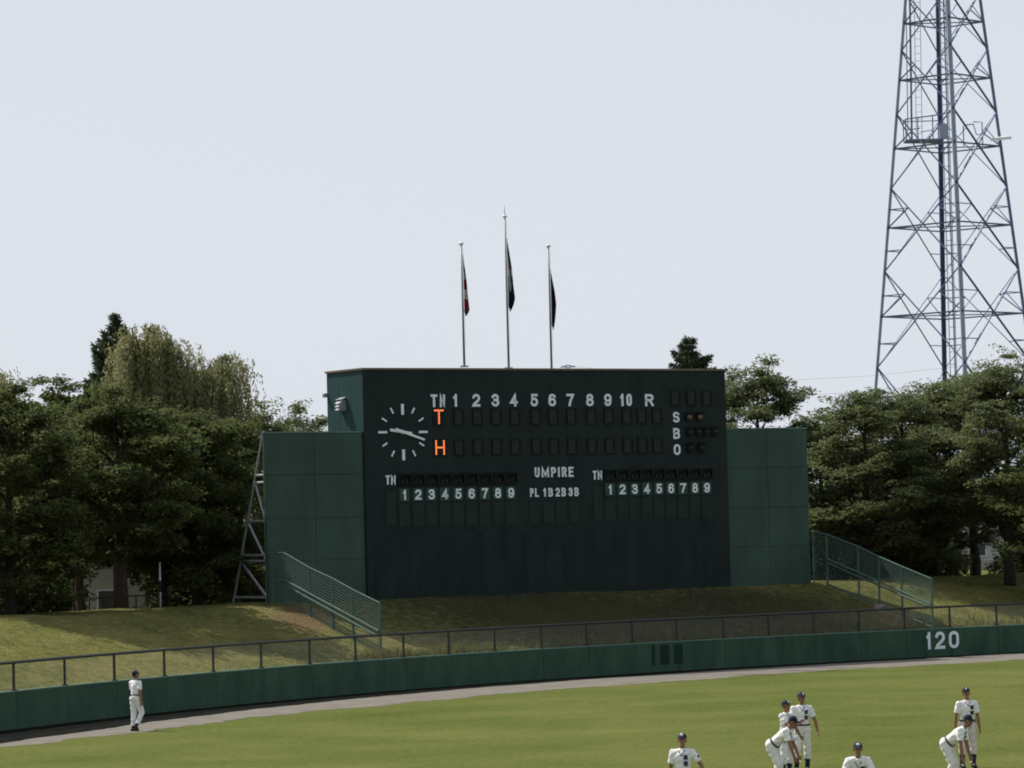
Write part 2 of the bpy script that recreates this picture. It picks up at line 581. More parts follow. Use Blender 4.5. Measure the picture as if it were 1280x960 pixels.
# ---- lettering helper
def arc(cx, cy, rx, ry, a0, a1, n=10):
    return [(cx + rx * math.cos(math.radians(a0 + (a1 - a0) * i / n)), cy + ry * math.sin(math.radians(a0 + (a1 - a0) * i / n))) for i in range(n + 1)]


# sign-writer's gothic: centre lines of the strokes in a unit box, (points, closed)
GLYPH = {
    '0': [(arc(.5, .72, .5, .28, 0, 180) + arc(.5, .28, .5, .28, 180, 360), True)],
    '1': [([(.62, 0), (.62, 1)], False), ([(.60, .93), (.42, .80), (.12, .76)], False)],
    '2': [(arc(.5, .72, .48, .28, 165, -20, 12) + [(.80, .47), (.20, .18), (.02, 0), (1, 0)], False)],
    '3': [(arc(.47, .74, .45, .26, 160, -80, 12) + [(.38, .53)], False), ([(.38, .53)] + arc(.48, .265, .50, .265, 82, -165, 14), False)],
    '4': [([(.72, 0), (.72, 1), (.0, .28), (1, .28)], False)],
    '5': [([(.93, 1), (.16, 1), (.08, .50)] + arc(.48, .32, .50, .32, 135, -160, 14), False)],
    '6': [(arc(.5, .30, .48, .30, 0, 360, 18)[:-1], True), ([(.02, .30), (.04, .62)] + arc(.52, .72, .46, .28, 170, 25, 9), False)],
    '7': [([(0, 1), (1, 1), (.55, .45), (.36, 0)], False)],
    '8': [(arc(.5, .76, .42, .24, 0, 360, 16)[:-1], True), (arc(.5, .27, .5, .27, 0, 360, 16)[:-1], True)],
    '9': [(arc(.5, .70, .48, .30, 0, 360, 18)[:-1], True), ([(.98, .70), (.96, .38)] + arc(.48, .28, .46, .28, -10, -155, 9), False)],
    'T': [([(0, 1), (1, 1)], False), ([(.5, 1), (.5, 0)], False)],
    'N': [([(0, 0), (0, 1), (1, 0), (1, 1)], False)],
    'R': [([(0, 0), (0, 1), (.55, 1)] + arc(.58, .75, .40, .25, 85, -85, 8) + [(0, .5)], False), ([(.52, .5), (1, 0)], False)],
    'S': [(arc(.5, .75, .46, .25, 25, 250, 12) + arc(.5, .26, .48, .26, 75, -155, 12), False)],
    'B': [([(0, .5), (0, 1), (.5, 1)] + arc(.52, .76, .40, .24, 85, -85, 8) + [(0, .52)], False), ([(0, .52), (.5, .52)] + arc(.54, .26, .46, .26, 85, -85, 8) + [(0, 0), (0, .52)], False)],
    'O': [(arc(.5, .66, .5, .34, 0, 180) + arc(.5, .34, .5, .34, 180, 360), True)],
    'U': [([(0, 1), (0, .3)] + arc(.5, .3, .5, .3, 180, 360) + [(1, 1)], False)],
    'M': [([(0, 0), (0, 1), (.5, .12), (1, 1), (1, 0)], False)],
    'P': [([(0, 0), (0, 1), (.55, 1)] + arc(.56, .73, .44, .27, 85, -85, 8) + [(0, .46)], False)],
    'I': [([(.5, 0), (.5, 1)], False)],
    'E': [([(1, 1), (0, 1), (0, 0), (1, 0)], False), ([(0, .52), (.85, .52)], False)],
    'L': [([(0, 1), (0, 0), (1, 0)], False)],
}
GW = {'1': .62, 'I': .30, 'M': 1.25, 'T': 1.0, 'L': .9}


def glyph_strokes(mb, ch, x0, w, h, st, y0, d):
    """flat-ended strokes of constant width st in the box x0..x0+w, raised by d"""
    for si, (pts, closed) in enumerate(GLYPH[ch]):
        P = [(x0 + st / 2 + px * (w - st), y0 + st / 2 + py * (h - st)) for px, py in pts]
        n = len(P)
        L, Rr = [], []
        for i in range(n):
            def dirv(a, b):
                q = (P[b][0] - P[a][0], P[b][1] - P[a][1]); l = math.hypot(*q) or 1
                return (q[0] / l, q[1] / l)
            if closed: d0, d1 = dirv((i - 1) % n, i), dirv(i, (i + 1) % n)
            else:
                d0 = dirv(i - 1, i) if i else dirv(0, 1)
                d1 = dirv(i, i + 1) if i < n - 1 else d0
            nx, ny = -(d0[1] + d1[1]), d0[0] + d1[0]
            l = math.hypot(nx, ny)
            if l < 1e-6: nx, ny, l = -d0[1], d0[0], 1
            nx, ny = nx / l, ny / l
            k = st / 2 / max(.45, nx * -d0[1] + ny * d0[0])
            px, py = P[i]
            if not closed and i in (0, n - 1):
                ex = st / 2
                if i == 0: px, py = px - d1[0] * ex, py - d1[1] * ex
                else: px, py = px + d0[0] * ex, py + d0[1] * ex
            L.append((px + nx * k, py + ny * k)); Rr.append((px - nx * k, py - ny * k))
        b = len(mb.v)
        z1 = d - si * .0015
        for l, r in zip(L, Rr): mb.v += [(l[0], l[1], z1), (r[0], r[1], z1), (l[0], l[1], 0), (r[0], r[1], 0)]
        for i in range(n if closed else n - 1):
            a, c = b + 4 * i, b + 4 * ((i + 1) % n)
            mb.f += [(a, a + 1, c + 1, c), (a, c, c + 2, a + 2), (a + 1, a + 3, c + 3, c + 1)]
        if not closed:
            e = b + 4 * (n - 1)
            mb.f += [(b, b + 2, b + 3, b + 1), (e, e + 1, e + 3, e + 2)]


def put_text(name, s, frame, w, h, m_, parent, stroke=None, depth=.02):
    """frame: 4x4 with x = reading direction, y = up, z = out of the face"""
    st = stroke if stroke else h * .19
    gws = [GW.get(c, .82) for c in s]
    gap = .36
    tot = sum(gws) + gap * (len(s) - 1)
    x = -w / 2
    mb = MB()
    for c, g_ in zip(s, gws):
        cw = w * g_ / tot
        if c == 'I': cw_ = st
        glyph_strokes(mb, c, x, cw, h, st, -h / 2, depth)
        x += cw + w * gap / tot
    mb.v = [tuple(frame @ Vector(p)) for p in mb.v]
    return mb.build(name, m_, parent)


def wall_frame(u, z):
    q = wall_at(u, None, True)
    i, fr_ = int(q), q - int(q)
    x = Vector((*TAN[i], 0)).lerp(Vector((*TAN[i + 1], 0)), fr_).normalized(); out = Vector((x.y, -x.x, 0))
    fr = Matrix.Identity(4)
    for r in range(3):
        fr[r][0] = x[r]; fr[r][1] = (0, 0, 1)[r]; fr[r][2] = out[r]
    p = Vector((*WC[i], 0)).lerp(Vector((*WC[i + 1], 0)), fr_) + out * .042
    fr.translation = sub((p.x, p.y, z))
    return fr


for s, u, w in (('1', 1160.2, .27), ('2', 1174.2, .50), ('0', 1191.5, .50)):
    put_text('numeral', s, wall_frame(u, .66), w, .70, M_white, wall_root, .125, .02)
for u, w in ((816.3, .13), (830.5, .44), (847.5, .44)):
    fr = wall_frame(u, .66)
    m = MB(); m.box((-w / 2, -.37, 0), (w / 2, .37, .008))
    me = m.mesh('paint_patch'); me.transform(fr)
    o = link('paint_patch', me, M_walldark, wall_root)
    o['label'] = 'dark painted-out numeral'

# ---- railing on the wall top
rail_root = empty('guard_railing', wall_root.location + Vector((0, 0, WTOP)), 'dark brown pipe railing on wire mesh standing along the green wall top', 'railing')
inv_root = rail_root.location.copy()
RTOP = 2.0
for i in post_i:
    p = strip(i, .06)
    m = MB(); m.tube([sub((p[0], p[1], WTOP)), sub((p[0], p[1], RTOP - .03))], .045, 8)
    m.tube([sub((p[0], p[1], WTOP)), sub((p[0], p[1], WTOP + .03))], .10, 8)
    m.build('post', M_rail, rail_root)
m = MB()
m.tube([sub((*strip(i, .06), RTOP)) for i in range(post_i[0], post_i[-1] + 1, 5)], .05, 8)
m.build('top_rail', M_rail, rail_root, True)
m = MB()
seq = list(range(post_i[0], post_i[-1] + 1, 5))
for k in range(1, 13):
    z = WTOP + .02 + k * .062
    m.tube([sub((*strip(i, .06), z)) for i in seq], .0022, 3, False)
fine = resample([Vector(WC[i]) for i in seq], .09)
for p in fine:
    j = int(np.argmin(np.hypot(WC[:, 0] - p[0], WC[:, 1] - p[1])))
    q = p + NRM[j] * .06
    m.tube([sub((q[0], q[1], WTOP)), sub((q[0], q[1], RTOP))], .0022, 3, False)
tag(m.build('wire_mesh', M_steel, rail_root), kind='stuff')

# ------------------------------------------------------------------ scoreboard
TH = math.radians(32.777)
U = Vector((math.cos(TH), math.sin(TH), 0)); NB = Vector((math.sin(TH), -math.cos(TH), 0))
OB = Vector((-5.781, 138.0, 3.1))
# local axes of the board: x along the face, y away from the viewer, z up
board = empty('scoreboard', OB, 'big dark green baseball scoreboard with clock, innings numbers and lineup columns', 'scoreboard', rz=TH)
BW, BH, BD = 17.36, 8.9, 2.82
m = MB(); m.box((0, .05, -.5), (BW, BD, BH - .06)); m.build('body', M_side, board)
m = MB(); m.box((-.012, 0, -.35), (BW + .012, .047, BH - .06)); m.build('face', M_face, board)
m = MB(); m.box((-.06, -.05, BH - .058), (BW + .06, BD + .05, BH + .02)); m.build('roof_trim', M_trim, board)
# lower face: tall panels with open joints
nx = 17
for i in range(nx):
    a = .35 + i * (BW - .7) / nx; b = .35 + (i + 1) * (BW - .7) / nx
    m = MB(); m.box((a + .005, -.014, .03), (b - .005, -.002, 2.42)); m.build('face_panel', M_facepanel, board)
m = MB(); m.box((.0, -.03, -.36), (BW, -.003, .02)); m.build('plinth', M_face, board)


def bframe(x, z, y=0.0):
    fr = Matrix.Identity(4)
    fr[0][0], fr[0][1], fr[0][2] = 1, 0, 0
    fr[1][0], fr[1][1], fr[1][2] = 0, 0, -1
    fr[2][0], fr[2][1], fr[2][2] = 0, 1, 0
    fr.translation = (x, y, z)
    return fr


def btext(s, x, z, w, h, name='lettering', bold=.02, y=0.0):
    return put_text(name, s, bframe(x, z, y), w, h, M_white, board, None, .03)


btext('TN', 3.38, 7.63, .66, .50)
HX = [4.19, 5.16, 6.06, 6.93, 7.90, 8.76, 9.63, 10.58, 11.46, 12.35]
for k, x in enumerate(HX):
    btext(str(k + 1), x, 7.645, (.24) if k == 0 else (.57 if k == 9 else .36), .50, 'numeral')
btext('R', 13.51, 7.63, .42, .50)
for s, z in (('S', 6.93), ('B', 6.26), ('O', 5.60)): btext(s, 14.83, z, .33, .44)


def framed(name, x, z, w, h, screen, d=.05, fw=.045, inner='screen', frame_mat=None):
    """a recess: four frame bars with a screen set back between them"""
    m = MB()
    m.box((x - w / 2 - fw, -d, z - h / 2 - fw), (x - w / 2, -.001, z + h / 2 + fw))
    m.box((x + w / 2, -d, z - h / 2 - fw), (x + w / 2 + fw, -.001, z + h / 2 + fw))
    m.box((x - w / 2, -d, z + h / 2), (x + w / 2, -.001, z + h / 2 + fw))
    m.box((x - w / 2, -d, z - h / 2 - fw), (x + w / 2, -.001, z - h / 2))
    fr = m.build(name, frame_mat or M_recess, board)
    m = MB(); m.box((x - w / 2, -.012, z - h / 2), (x + w / 2, -.002, z + h / 2)); m.build(inner, screen, fr)
    return fr


CX = [4.32, 5.20, 6.08, 6.97, 7.96, 8.80, 9.67, 10.64, 11.50, 12.39, 13.12, 13.87]
for zc in (6.99, 5.79):
    for x in CX: framed('digit_window', x, zc, .38, .56, M_cell)
for x in (14.82, 15.63, 16.42): framed('digit_window', x, 7.72, .38, .55, M_cell)

# lit LED letters T and H
LED = {'T': ['11111', '00100', '00100', '00100', '00100', '00100', '00100'], 'H': ['10001', '10001', '10001', '11111', '10001', '10001', '10001']}
for s, x, zc in (('T', 3.40, 7.0), ('H', 3.415, 5.79)):
    m = MB(); m.box((x - .27, -.03, zc - .36), (x + .27, -.001, zc + .36)); fr = m.build('led_panel', M_recess, board)
    m = MB()
    # double-density dot matrix
    for r, row in enumerate(LED[s]):
        for c, b in enumerate(row):
            if b == '1':
                px, pz = x - .18 + c * .09, zc + .25 - r * .083
                m.tube([(px, -.031, pz), (px, -.045, pz)], .037, 8)
    m.build('led_letter', M_led, fr)

# strike / ball / out lamps in dark housings
for zc, xs, lit in ((6.92, (15.46, 16.0), 2), (6.31, (15.5, 15.92, 16.34, 16.74), 0), (5.65, (15.48, 16.06), 0)):
    for x in xs:
        m = MB()
        m.tube([(x, -.001, zc), (x, -.10, zc)], .19, 12)
        m.poly([(x - .21, -.20, zc + .17), (x + .21, -.20, zc + .17), (x + .21, -.10, zc + .22), (x - .21, -.10, zc + .22), (x - .21, -.20, zc + .19), (x + .21, -.20, zc + .19), (x + .21, -.10, zc + .24), (x - .21, -.10, zc + .24)],
               [(3, 2, 1, 0), (4, 5, 6, 7), (0, 1, 5, 4), (1, 2, 6, 5), (2, 3, 7, 6), (3, 0, 4, 7)])
        fr = m.build('lamp_housing', M_recess, board)
        m = MB(); m.ellipsoid((x, -.10, zc), (.13, .045, .13)); m.build('lamp_glass', M_amber if lit else M_lampoff, fr, True)

# lineup blocks
for tn, first, dx, ztile, w_tile in ((1.12, 1.74, .6165, 3.96, .46), (10.84, 11.45, .6025, 4.015, .46)):
    btext('T', tn - .12, ztile + .59, .19, .36); btext('N', tn + .13, ztile + .59, .21, .36)
    framed('name_window', tn, ztile - .52, .46, 1.36, M_name, .018, .02, frame_mat=M_face)
    for k in range(9):
        x = first + k * dx
        fr = framed('lamp_slot', x, ztile + .60, .50, .34, M_recess, .10, .05)
        m = MB()                                                            # two shaded lamps in the slot, with hoods
        m.poly([(x - .2, -.12, ztile + .60), (x + .22, -.12, ztile + .68), (x + .22, -.02, ztile + .74), (x - .2, -.02, ztile + .66)], [(0, 1, 2, 3)])
        m.tube([(x - .1, -.013, ztile + .52), (x - .1, -.05, ztile + .52)], .06, 8)
        m.tube([(x + .1, -.013, ztile + .52), (x + .1, -.05, ztile + .52)], .06, 8)
        m.build('slot_lamp', M_lampoff, fr)
        m = MB(); m.box((x - w_tile / 2, -.028, ztile - .25), (x + w_tile / 2, -.002, ztile + .25), .006)
        tl = m.build('number_tile', M_tile, board)
        put_text('numeral', str(k + 1), bframe(x, ztile, -.028), (.19) if k == 0 else .29, .40, M_white, tl, None, .02)
        framed('name_window', x, ztile - .80, .50, .90, M_name, .018, .02, frame_mat=M_face)
btext('UMPIRE', 8.76, 4.755, 1.86, .40)
for s, x, w in (('PL', 7.79, .41), ('1B', 8.44, .47), ('2B', 9.05, .49), ('3B', 9.67, .49)):
    btext(s, x, 3.95, w, .345)
    framed('name_window', x + .02, 3.16, .48, .90, M_name, .018, .02, frame_mat=M_face)

# clock: twelve baton marks and two hands straight on the face
CKX, CKZ = 1.745, 6.41
m = MB(); m.tube([(CKX, -.002, CKZ), (CKX, -.012, CKZ)], .085, 12); clk = m.build('clock', M_white, board)
for k in range(12):
    a = math.radians(30 * k)
    L0, L1, w = (.68, 1.10, .10) if k in (0, 6) else ((.72, 1.12, .085) if k in (3, 9) else (.84, 1.09, .062))
    if k in (0, 6): w = .115
    c, s_ = math.cos(a), math.sin(a)
    m = MB()
    vs = []
    for y in (-.035, -.002):
        for r, q in ((L0, -w / 2), (L0, w / 2), (L1, w / 2), (L1, -w / 2)):
            vs.append((CKX + r * s_ + q * c, y, CKZ + r * c - q * s_))
    m.poly(vs, [(0, 1, 2, 3), (7, 6, 5, 4), (0, 4, 5, 1), (1, 5, 6, 2), (2, 6, 7, 3), (3, 7, 4, 0)])
    m.build('hour_mark', M_white, clk)
for ang, L0, L1, w0, w1, y in ((279, -.40, .60, .12, .10, -.05), (108, -.38, 1.0, .105, .075, -.085)):
    a = math.radians(ang); c, s_ = math.cos(a), math.sin(a)
    vs = []
    for yy in (y, y + .02):
        for r, q in ((L0, -w0 / 2), (L0, w0 / 2), (L1, w1 / 2), (L1, -w1 / 2)):
            vs.append((CKX + r * s_ + q * c, yy, CKZ + r * c - q * s_))
    m = MB(); m.poly(vs, [(0, 1, 2, 3), (7, 6, 5, 4), (0, 4, 5, 1), (1, 5, 6, 2), (2, 6, 7, 3), (3, 7, 4, 0)])
    m.build('clock_hand', M_white, clk)
# joints on the side wall and the vent hood
for y in (.95, 1.9):
    m = MB(); m.box((-.006, y - .01, 0), (.001, y + .01, BH - .1)); m.build('joint_strip', M_wing, board)
vent = None
m = MB(); m.box((-.20, 1.34, 7.30), (-.002, 1.39, 7.74)); m.box((-.20, 1.71, 7.30), (-.002, 1.76, 7.74)); m.box((-.15, 1.39, 7.32), (-.002, 1.71, 7.72))
m.poly([(-.22, 1.32, 7.74), (-.002, 1.32, 7.82), (-.002, 1.78, 7.82), (-.22, 1.78, 7.74), (-.22, 1.32, 7.765), (-.002, 1.32, 7.845), (-.002, 1.78, 7.845), (-.22, 1.78, 7.765)], [(3, 2, 1, 0), (4, 5, 6, 7), (0, 1, 5, 4), (1, 2, 6, 5), (2, 3, 7, 6), (3, 0, 4, 7)])
vent = m.build('vent_hood', M_steel, board)
for k in range(3):
    z = 7.34 + k * .125
    m = MB(); m.poly([(-.30, 1.385, z), (-.155, 1.385, z + .09), (-.155, 1.715, z + .09), (-.30, 1.715, z), (-.30, 1.385, z + .015), (-.155, 1.385, z + .105), (-.155, 1.715, z + .105), (-.30, 1.715, z + .015)], [(3, 2, 1, 0), (4, 5, 6, 7), (0, 1, 5, 4), (1, 2, 6, 5), (2, 3, 7, 6), (3, 0, 4, 7)])
    m.build('louvre', M_pole, vent)
m = MB(); m.box((-.16, BD - .05, 7.9), (-.002, BD + .1, 8.06), .01); m.build('bracket', M_steel, board)


# wings
def wing(x0, x1, label):
    w = empty('scoreboard_wing', OB + U * x0, label, 'screen wall', 'green screen walls beside the scoreboard', TH)
    L = x1 - x0
    m = MB(); m.box((0, .14, -.5), (L, .24, 6.41)); m.build('backing', M_wing, w)
    m = MB(); m.box((-.03, .09, 6.412), (L + .03, .27, 6.47)); m.build('top_cap', M_coping, w)
    zs = [-.45, 1.52, 3.14, 4.81, 6.40]
    for i in range(2):
        for j in range(4):
            a, b = i * L / 2 + .010, (i + 1) * L / 2 - .010
            m = MB(); m.box((a, .10 + random.uniform(-.006, .006), zs[j] + .010), (b, .138, zs[j + 1] - .010))
            m.build('panel', M_wing, w)
    return w


wing(-4.35, -.03, 'plain green panelled screen wall at the left side of the scoreboard')
wing(17.40, 21.62, 'plain green panelled screen wall at the right side of the scoreboard')

# back braces (steel trestles) behind the wings
def brace(x, label):
    b = empty('steel_trestle', OB + U * x - NB * .3, label, 'trestle', 'steel trestles behind the screen walls', TH)
    H0, H1, H2, H3 = 4.82, 3.07, 1.55, .16
    top = 6.52
    foot = 2.75
    lx = lambda z: foot * (top - z) / (top + .1)          # distance back of the raking leg
    P = lambda y, z: (0, y, z)
    m = MB(); m.tube([P(0, -.3), P(0, top)], .055, 6); m.build('upright', M_steel, b)
    m = MB(); m.tube([P(lx(-.3), -.3), P(lx(top - .05), top - .05)], .05, 6); m.build('raking_leg', M_steel, b)
    for z in (H0, H0 - .28, H1, H2, H2 + .22, H3):
        m = MB(); m.tube([P(0, z), P(lx(z), z)], .05, 6); m.build('crossbar', M_steel, b)
    for za, zb in ((H0 - .2, H1), (H1, H2), (H2, H3)):
        m = MB(); m.tube([P(lx(za), za), P(0, zb)], .045, 6); m.build('diagonal', M_steel, b)
    return b


brace(-4.28, 'grey steel A-shaped trestle propping the outer edge of the left screen wall')
brace(21.3, 'grey steel trestle behind the right screen wall, mostly hidden by it')

# ------------------------------------------------------------------ flagpoles and flags
POLES = [(580.5, 577.5, 306, 139.6, 'shorter white flagpole with the red and white flag'),
         (636, 632, 272, 142.0, 'tallest flagpole, the middle one with a thin spike on top'),
         (689.5, 685, 309, 144.0, 'white flagpole on the right end of the three above the scoreboard')]
for k, (ub, ut, vt, D, lab) in enumerate(POLES):
    b = at(ub, 460, D)
    zt = at(ut, vt, D).z
    zb = OB.z + BH + .02
    r = empty('flagpole', (b.x, b.y, zb), lab, 'flagpole', 'flagpoles on the scoreboard roof')
    h = zt - zb
    m = MB(); m.tube([(0, 0, 0), (0, 0, h)], [.046, .030], 10); m.build('pole', M_flagpole, r, True)
    m = MB(); m.box((-.16, -.16, 0), (.16, .16, .05)); m.build('base_plate', M_steel, r)
    m = MB(); m.ellipsoid((0, 0, h + .05), (.105, .105, .065)); m.build('finial', M_white, r, True)
    if k == 1:
        m = MB(); m.tube([(0, 0, h + .1), (0, 0, h + .48)], [.02, .006], 6); m.build('lightning_rod', M_steel, r)

    m = MB(); m.tube([(.075, -.02, .8), (.06, -.02, h - .1)], .005, 4); m.build('halyard', M_flagpole, r)


def flag_material(name, bands, spots=()):
    """print of the cloth, in the flag's own fly/hoist coordinates (UV)"""
    m = bpy.data.materials.new(name); m.use_nodes = True
    t = m.node_tree; N = t.nodes; L = t.links
    b = N['Principled BSDF']; b.inputs['Roughness'].default_value = .9; b.inputs['Specular IOR Level'].default_value = .1
    uv = N.new('ShaderNodeUVMap'); uv.uv_map = 'UVMap'
    sp = N.new('ShaderNodeSeparateXYZ'); L.new(uv.outputs[0], sp.inputs[0])
    rp = N.new('ShaderNodeValToRGB'); rp.color_ramp.interpolation = 'CONSTANT'
    el = rp.color_ramp.elements
    while len(el) < len(bands): el.new(.5)
    for e, (p, c) in zip(el, bands): e.position = p; e.color = (*c, 1)
    L.new(sp.outputs['Y'], rp.inputs[0])
    colr = rp.outputs[0]
    for (cx, cy, r, c) in spots:
        vm = N.new('ShaderNodeVectorMath'); vm.operation = 'DISTANCE'; vm.inputs[1].default_value = (cx, cy, 0)
        L.new(uv.outputs[0], vm.inputs[0])
        lt = N.new('ShaderNodeMath'); lt.operation = 'LESS_THAN'; lt.inputs[1].default_value = r
        L.new(vm.outputs['Value'], lt.inputs[0])
        mc = N.new('ShaderNodeMix'); mc.data_type = 'RGBA'
        L.new(lt.outputs[0], mc.inputs[0]); L.new(colr, mc.inputs[6]); mc.inputs[7].default_value = (*c, 1)
        colr = mc.outputs[2]
    L.new(colr, b.inputs['Base Color'])
    return m


def flag(loc, ztop, zbot, width, mtl, label, wmax_at=.75, folds=3.0):
    """limp cloth: hangs from the halyard, gathered in folds against the pole"""
    nx, nz = 18, 30
    vs, uvs, fs = [], [], []
    H = ztop - zbot
    for j in range(nz + 1):
        t = j / nz
        w = width * (t / wmax_at) ** .8 if t < wmax_at else width * (1 - .75 * ((t - wmax_at) / (1 - wmax_at)) ** 1.2)
        w = max(w, .03)
        for i in range(nx + 1):
            s = i / nx
            x = .05 + w * (s * .8 + .16 * math.sin(s * math.pi * folds + t * 3) * s)
            y = .13 * math.sin(s * math.pi * folds * 1.5 + t * 2.0) * min(1, w / .12) * (.4 + s)
            z = -H * t - .10 * s * s * math.sin(t * 9) - .14 * s * t
            vs.append((x, y, z)); uvs.append((s, 1 - t))
    for j in range(nz):
        for i in range(nx):
            a = j * (nx + 1) + i
            fs.append((a, a + nx + 1, a + nx + 2, a + 1))
    me = bpy.data.meshes.new('flag'); me.from_pydata(vs, [], fs)
    ul = me.uv_layers.new(name='UVMap')
    for p in me.polygons:
        for li in p.loop_indices: ul.data[li].uv = uvs[me.loops[li].vertex_index]
    me.polygons.foreach_set('use_smooth', [True] * len(me.polygons)); me.update()
    o = link('flag', me, mtl)
    o.location = (loc[0], loc[1], ztop)
    return tag(o, label, 'flag', 'flags hanging limp on the poles')


RED, WHT, DRK = (.36, .035, .045), (.62, .62, .64), (.022, .026, .045)
p = [at(ub, 460, D) for ub, ut, vt, D, l in POLES]
flag(p[0], at(578, 318, 139.6).z, at(583, 390, 139.6).z, .30, flag_material('flag_red_white', [(0, (.10, .09, .10)), (.08, RED), (.24, WHT), (.40, RED), (.57, WHT), (.70, (.2, .10, .12)), (.82, WHT)]), 'limp flag banded red and white on the leftmost pole', .86)
flag(p[1], at(632, 298, 142).z, at(635, 384, 142).z, .40, flag_material('flag_dark_emblem', [(0, DRK)], [(.30, .585, .20, WHT), (.62, .50, .07, WHT), (.34, .385, .15, WHT)]), 'limp blackish flag with white emblem on the tallest pole', .80)
flag(p[2], at(686, 337, 144).z, at(690, 407, 144).z, .32, flag_material('flag_navy', [(0, DRK)], [(.75, .42, .16, RED)]), 'limp dark navy flag with a red spot on the right pole', .62)


# ------------------------------------------------------------------ stair fences on the bank
def stair_fence(x0, ts, tops, bots, rail_a, rail_b, bottom, footings, label):
    """runs from the board's wing straight down the bank; t = distance towards the field"""
    o = OB + U * x0
    r = empty('stair_fence', (o.x, o.y, 2.7), label, 'fence', 'green stair fences flanking the scoreboard', TH)
    P = lambda t, z, dx=0.0: (dx, -t, z - 2.7)
    zt = lambda t: float(np.interp(t, ts, tops))
    for k, (t, a, b) in enumerate(zip(ts, tops, bots)):
        m = MB(); m.tube([P(t, b - .15), P(t, a + .02)], .042 if k else .036, 8); m.build('post', M_fence, r)
    for a, b in zip(ts, ts[1:]):
        m = MB(); m.tube([P(a, zt(a)), P(b, zt(b))], .035, 8); m.build('top_rail', M_fence, r)
    for rl in (rail_a, rail_b):
        m = MB(); m.tube([P(t, z, -.07) for t, z in rl], .04, 8); m.build('handrail', M_handrail, r)
    m = MB(); m.tube([P(t, z) for t, z in bottom], .03, 6); m.build('bottom_rail', M_fence, r)
    # wire infill between posts, following the slope
    for a, b, ba, bb in zip(ts, ts[1:], bots, bots[1:]):
        m = MB()
        ha, hb = zt(a), zt(b)
        nw = 20
        for k in range(1, nw + 1):
            f_ = k / (nw + 1)
            m.tube([P(a, ha + (ba + .05 - ha) * f_), P(b, hb + (bb + .05 - hb) * f_)], .0135 if f_ < .62 else .009, 4, False)
        nv = max(2, int((b - a) / .10))
        for k in range(1, nv):
            f_ = k / nv
            t = a + (b - a) * f_
            m.tube([P(t, ha + (hb - ha) * f_), P(t, ba + (bb - ba) * f_ + .05)], .006, 3, False)
        tag(m.build('wire_infill', M_fencewire, r), kind='stuff')
    for t, z in footings:
        m = MB(); m.box((-.16, -t - .16, z - 2.7 - .25), (.16, -t + .16, z - 2.7 + .08), .02); m.build('footing', M_concrete, r)
    return r


stair_fence(-4.25, [.04, 1.05, 2.98, 4.68, 6.12, 8.06], [4.95, 4.94, 4.36, 3.96, 3.55, 3.06], [2.76, 2.72, 2.10, 1.60, 1.20, 1.02],
            [(.5, 3.86), (1.2, 3.90), (8.03, 2.06)], [(1.35, 3.68), (7.85, 1.90)], [(3.0, 2.18), (7.9, .98)], [(2.98, 2.06), (4.68, 1.58), (6.12, 1.18)],
            'green wire fence stepping down the bank left of the scoreboard on concrete footings')
stair_fence(21.75, [-.07, .86, 2.95, 4.29, 5.75, 7.66], [5.20, 5.05, 4.53, 4.10, 3.69, 3.17], [3.05, 2.85, 2.36, 2.10, 1.75, 1.27],
            [(.9, 4.05), (7.64, 2.16)], [(1.0, 3.85), (7.4, 2.08)], [(.9, 2.95), (7.6, 1.25)], [(4.29, 2.06)],
            'green wire fence stepping down the bank right of the scoreboard in tree shade')

# ------------------------------------------------------------------ lattice mast
tower = empty('lattice_tower', (37.35, 300, 3.0), 'tall grey steel lattice tower with platform and ladders rising behind the trees', 'tower')
ROT = math.radians(.4)
ZAP = 79.0


def leg_pos(c, z):
    """corner c (0 left, 1 near, 2 right, 3 far) at height z (world), local to the tower"""
    half = .5 * 115.6 * .0674 * (ZAP - z) / (ZAP - 42.8)
    a = math.pi + ROT + c * math.pi / 2
    return Vector((half * math.cos(a), half * math.sin(a), z - 3.0))


RINGS = [57.8, 52.6, 47.6, 42.8, 37.0, 30.3, 22.8, 13.6]
MIDS = [60.4, 55.2, 50.1, 45.3, 39.9, 33.6, 26.6, 18.5, 8.6, 3.0]


def angle_bar(mb, a, b, w):
    """L-section steel angle"""
    a, b = Vector(a), Vector(b)
    d = (b - a).normalized()
    ref = Vector((0, 0, 1)) if abs(d.z) < .9 else Vector((0, 1, 0))
    x = d.cross(ref).normalized(); y = d.cross(x)
    t = w * .22
    for (x0, x1, y0, y1) in ((0, w, 0, t), (0, t, t, w)):
        vs = []
        for p in (a, b):
            vs += [p + x * (x0 - w / 2) + y * (y0 - w / 2), p + x * (x1 - w / 2) + y * (y0 - w / 2), p + x * (x1 - w / 2) + y * (y1 - w / 2), p + x * (x0 - w / 2) + y * (y1 - w / 2)]
        mb.poly(vs, [(0, 1, 5, 4), (1, 2, 6, 5), (2, 3, 7, 6), (3, 0, 4, 7), (3, 2, 1, 0), (4, 5, 6, 7)])
    return mb


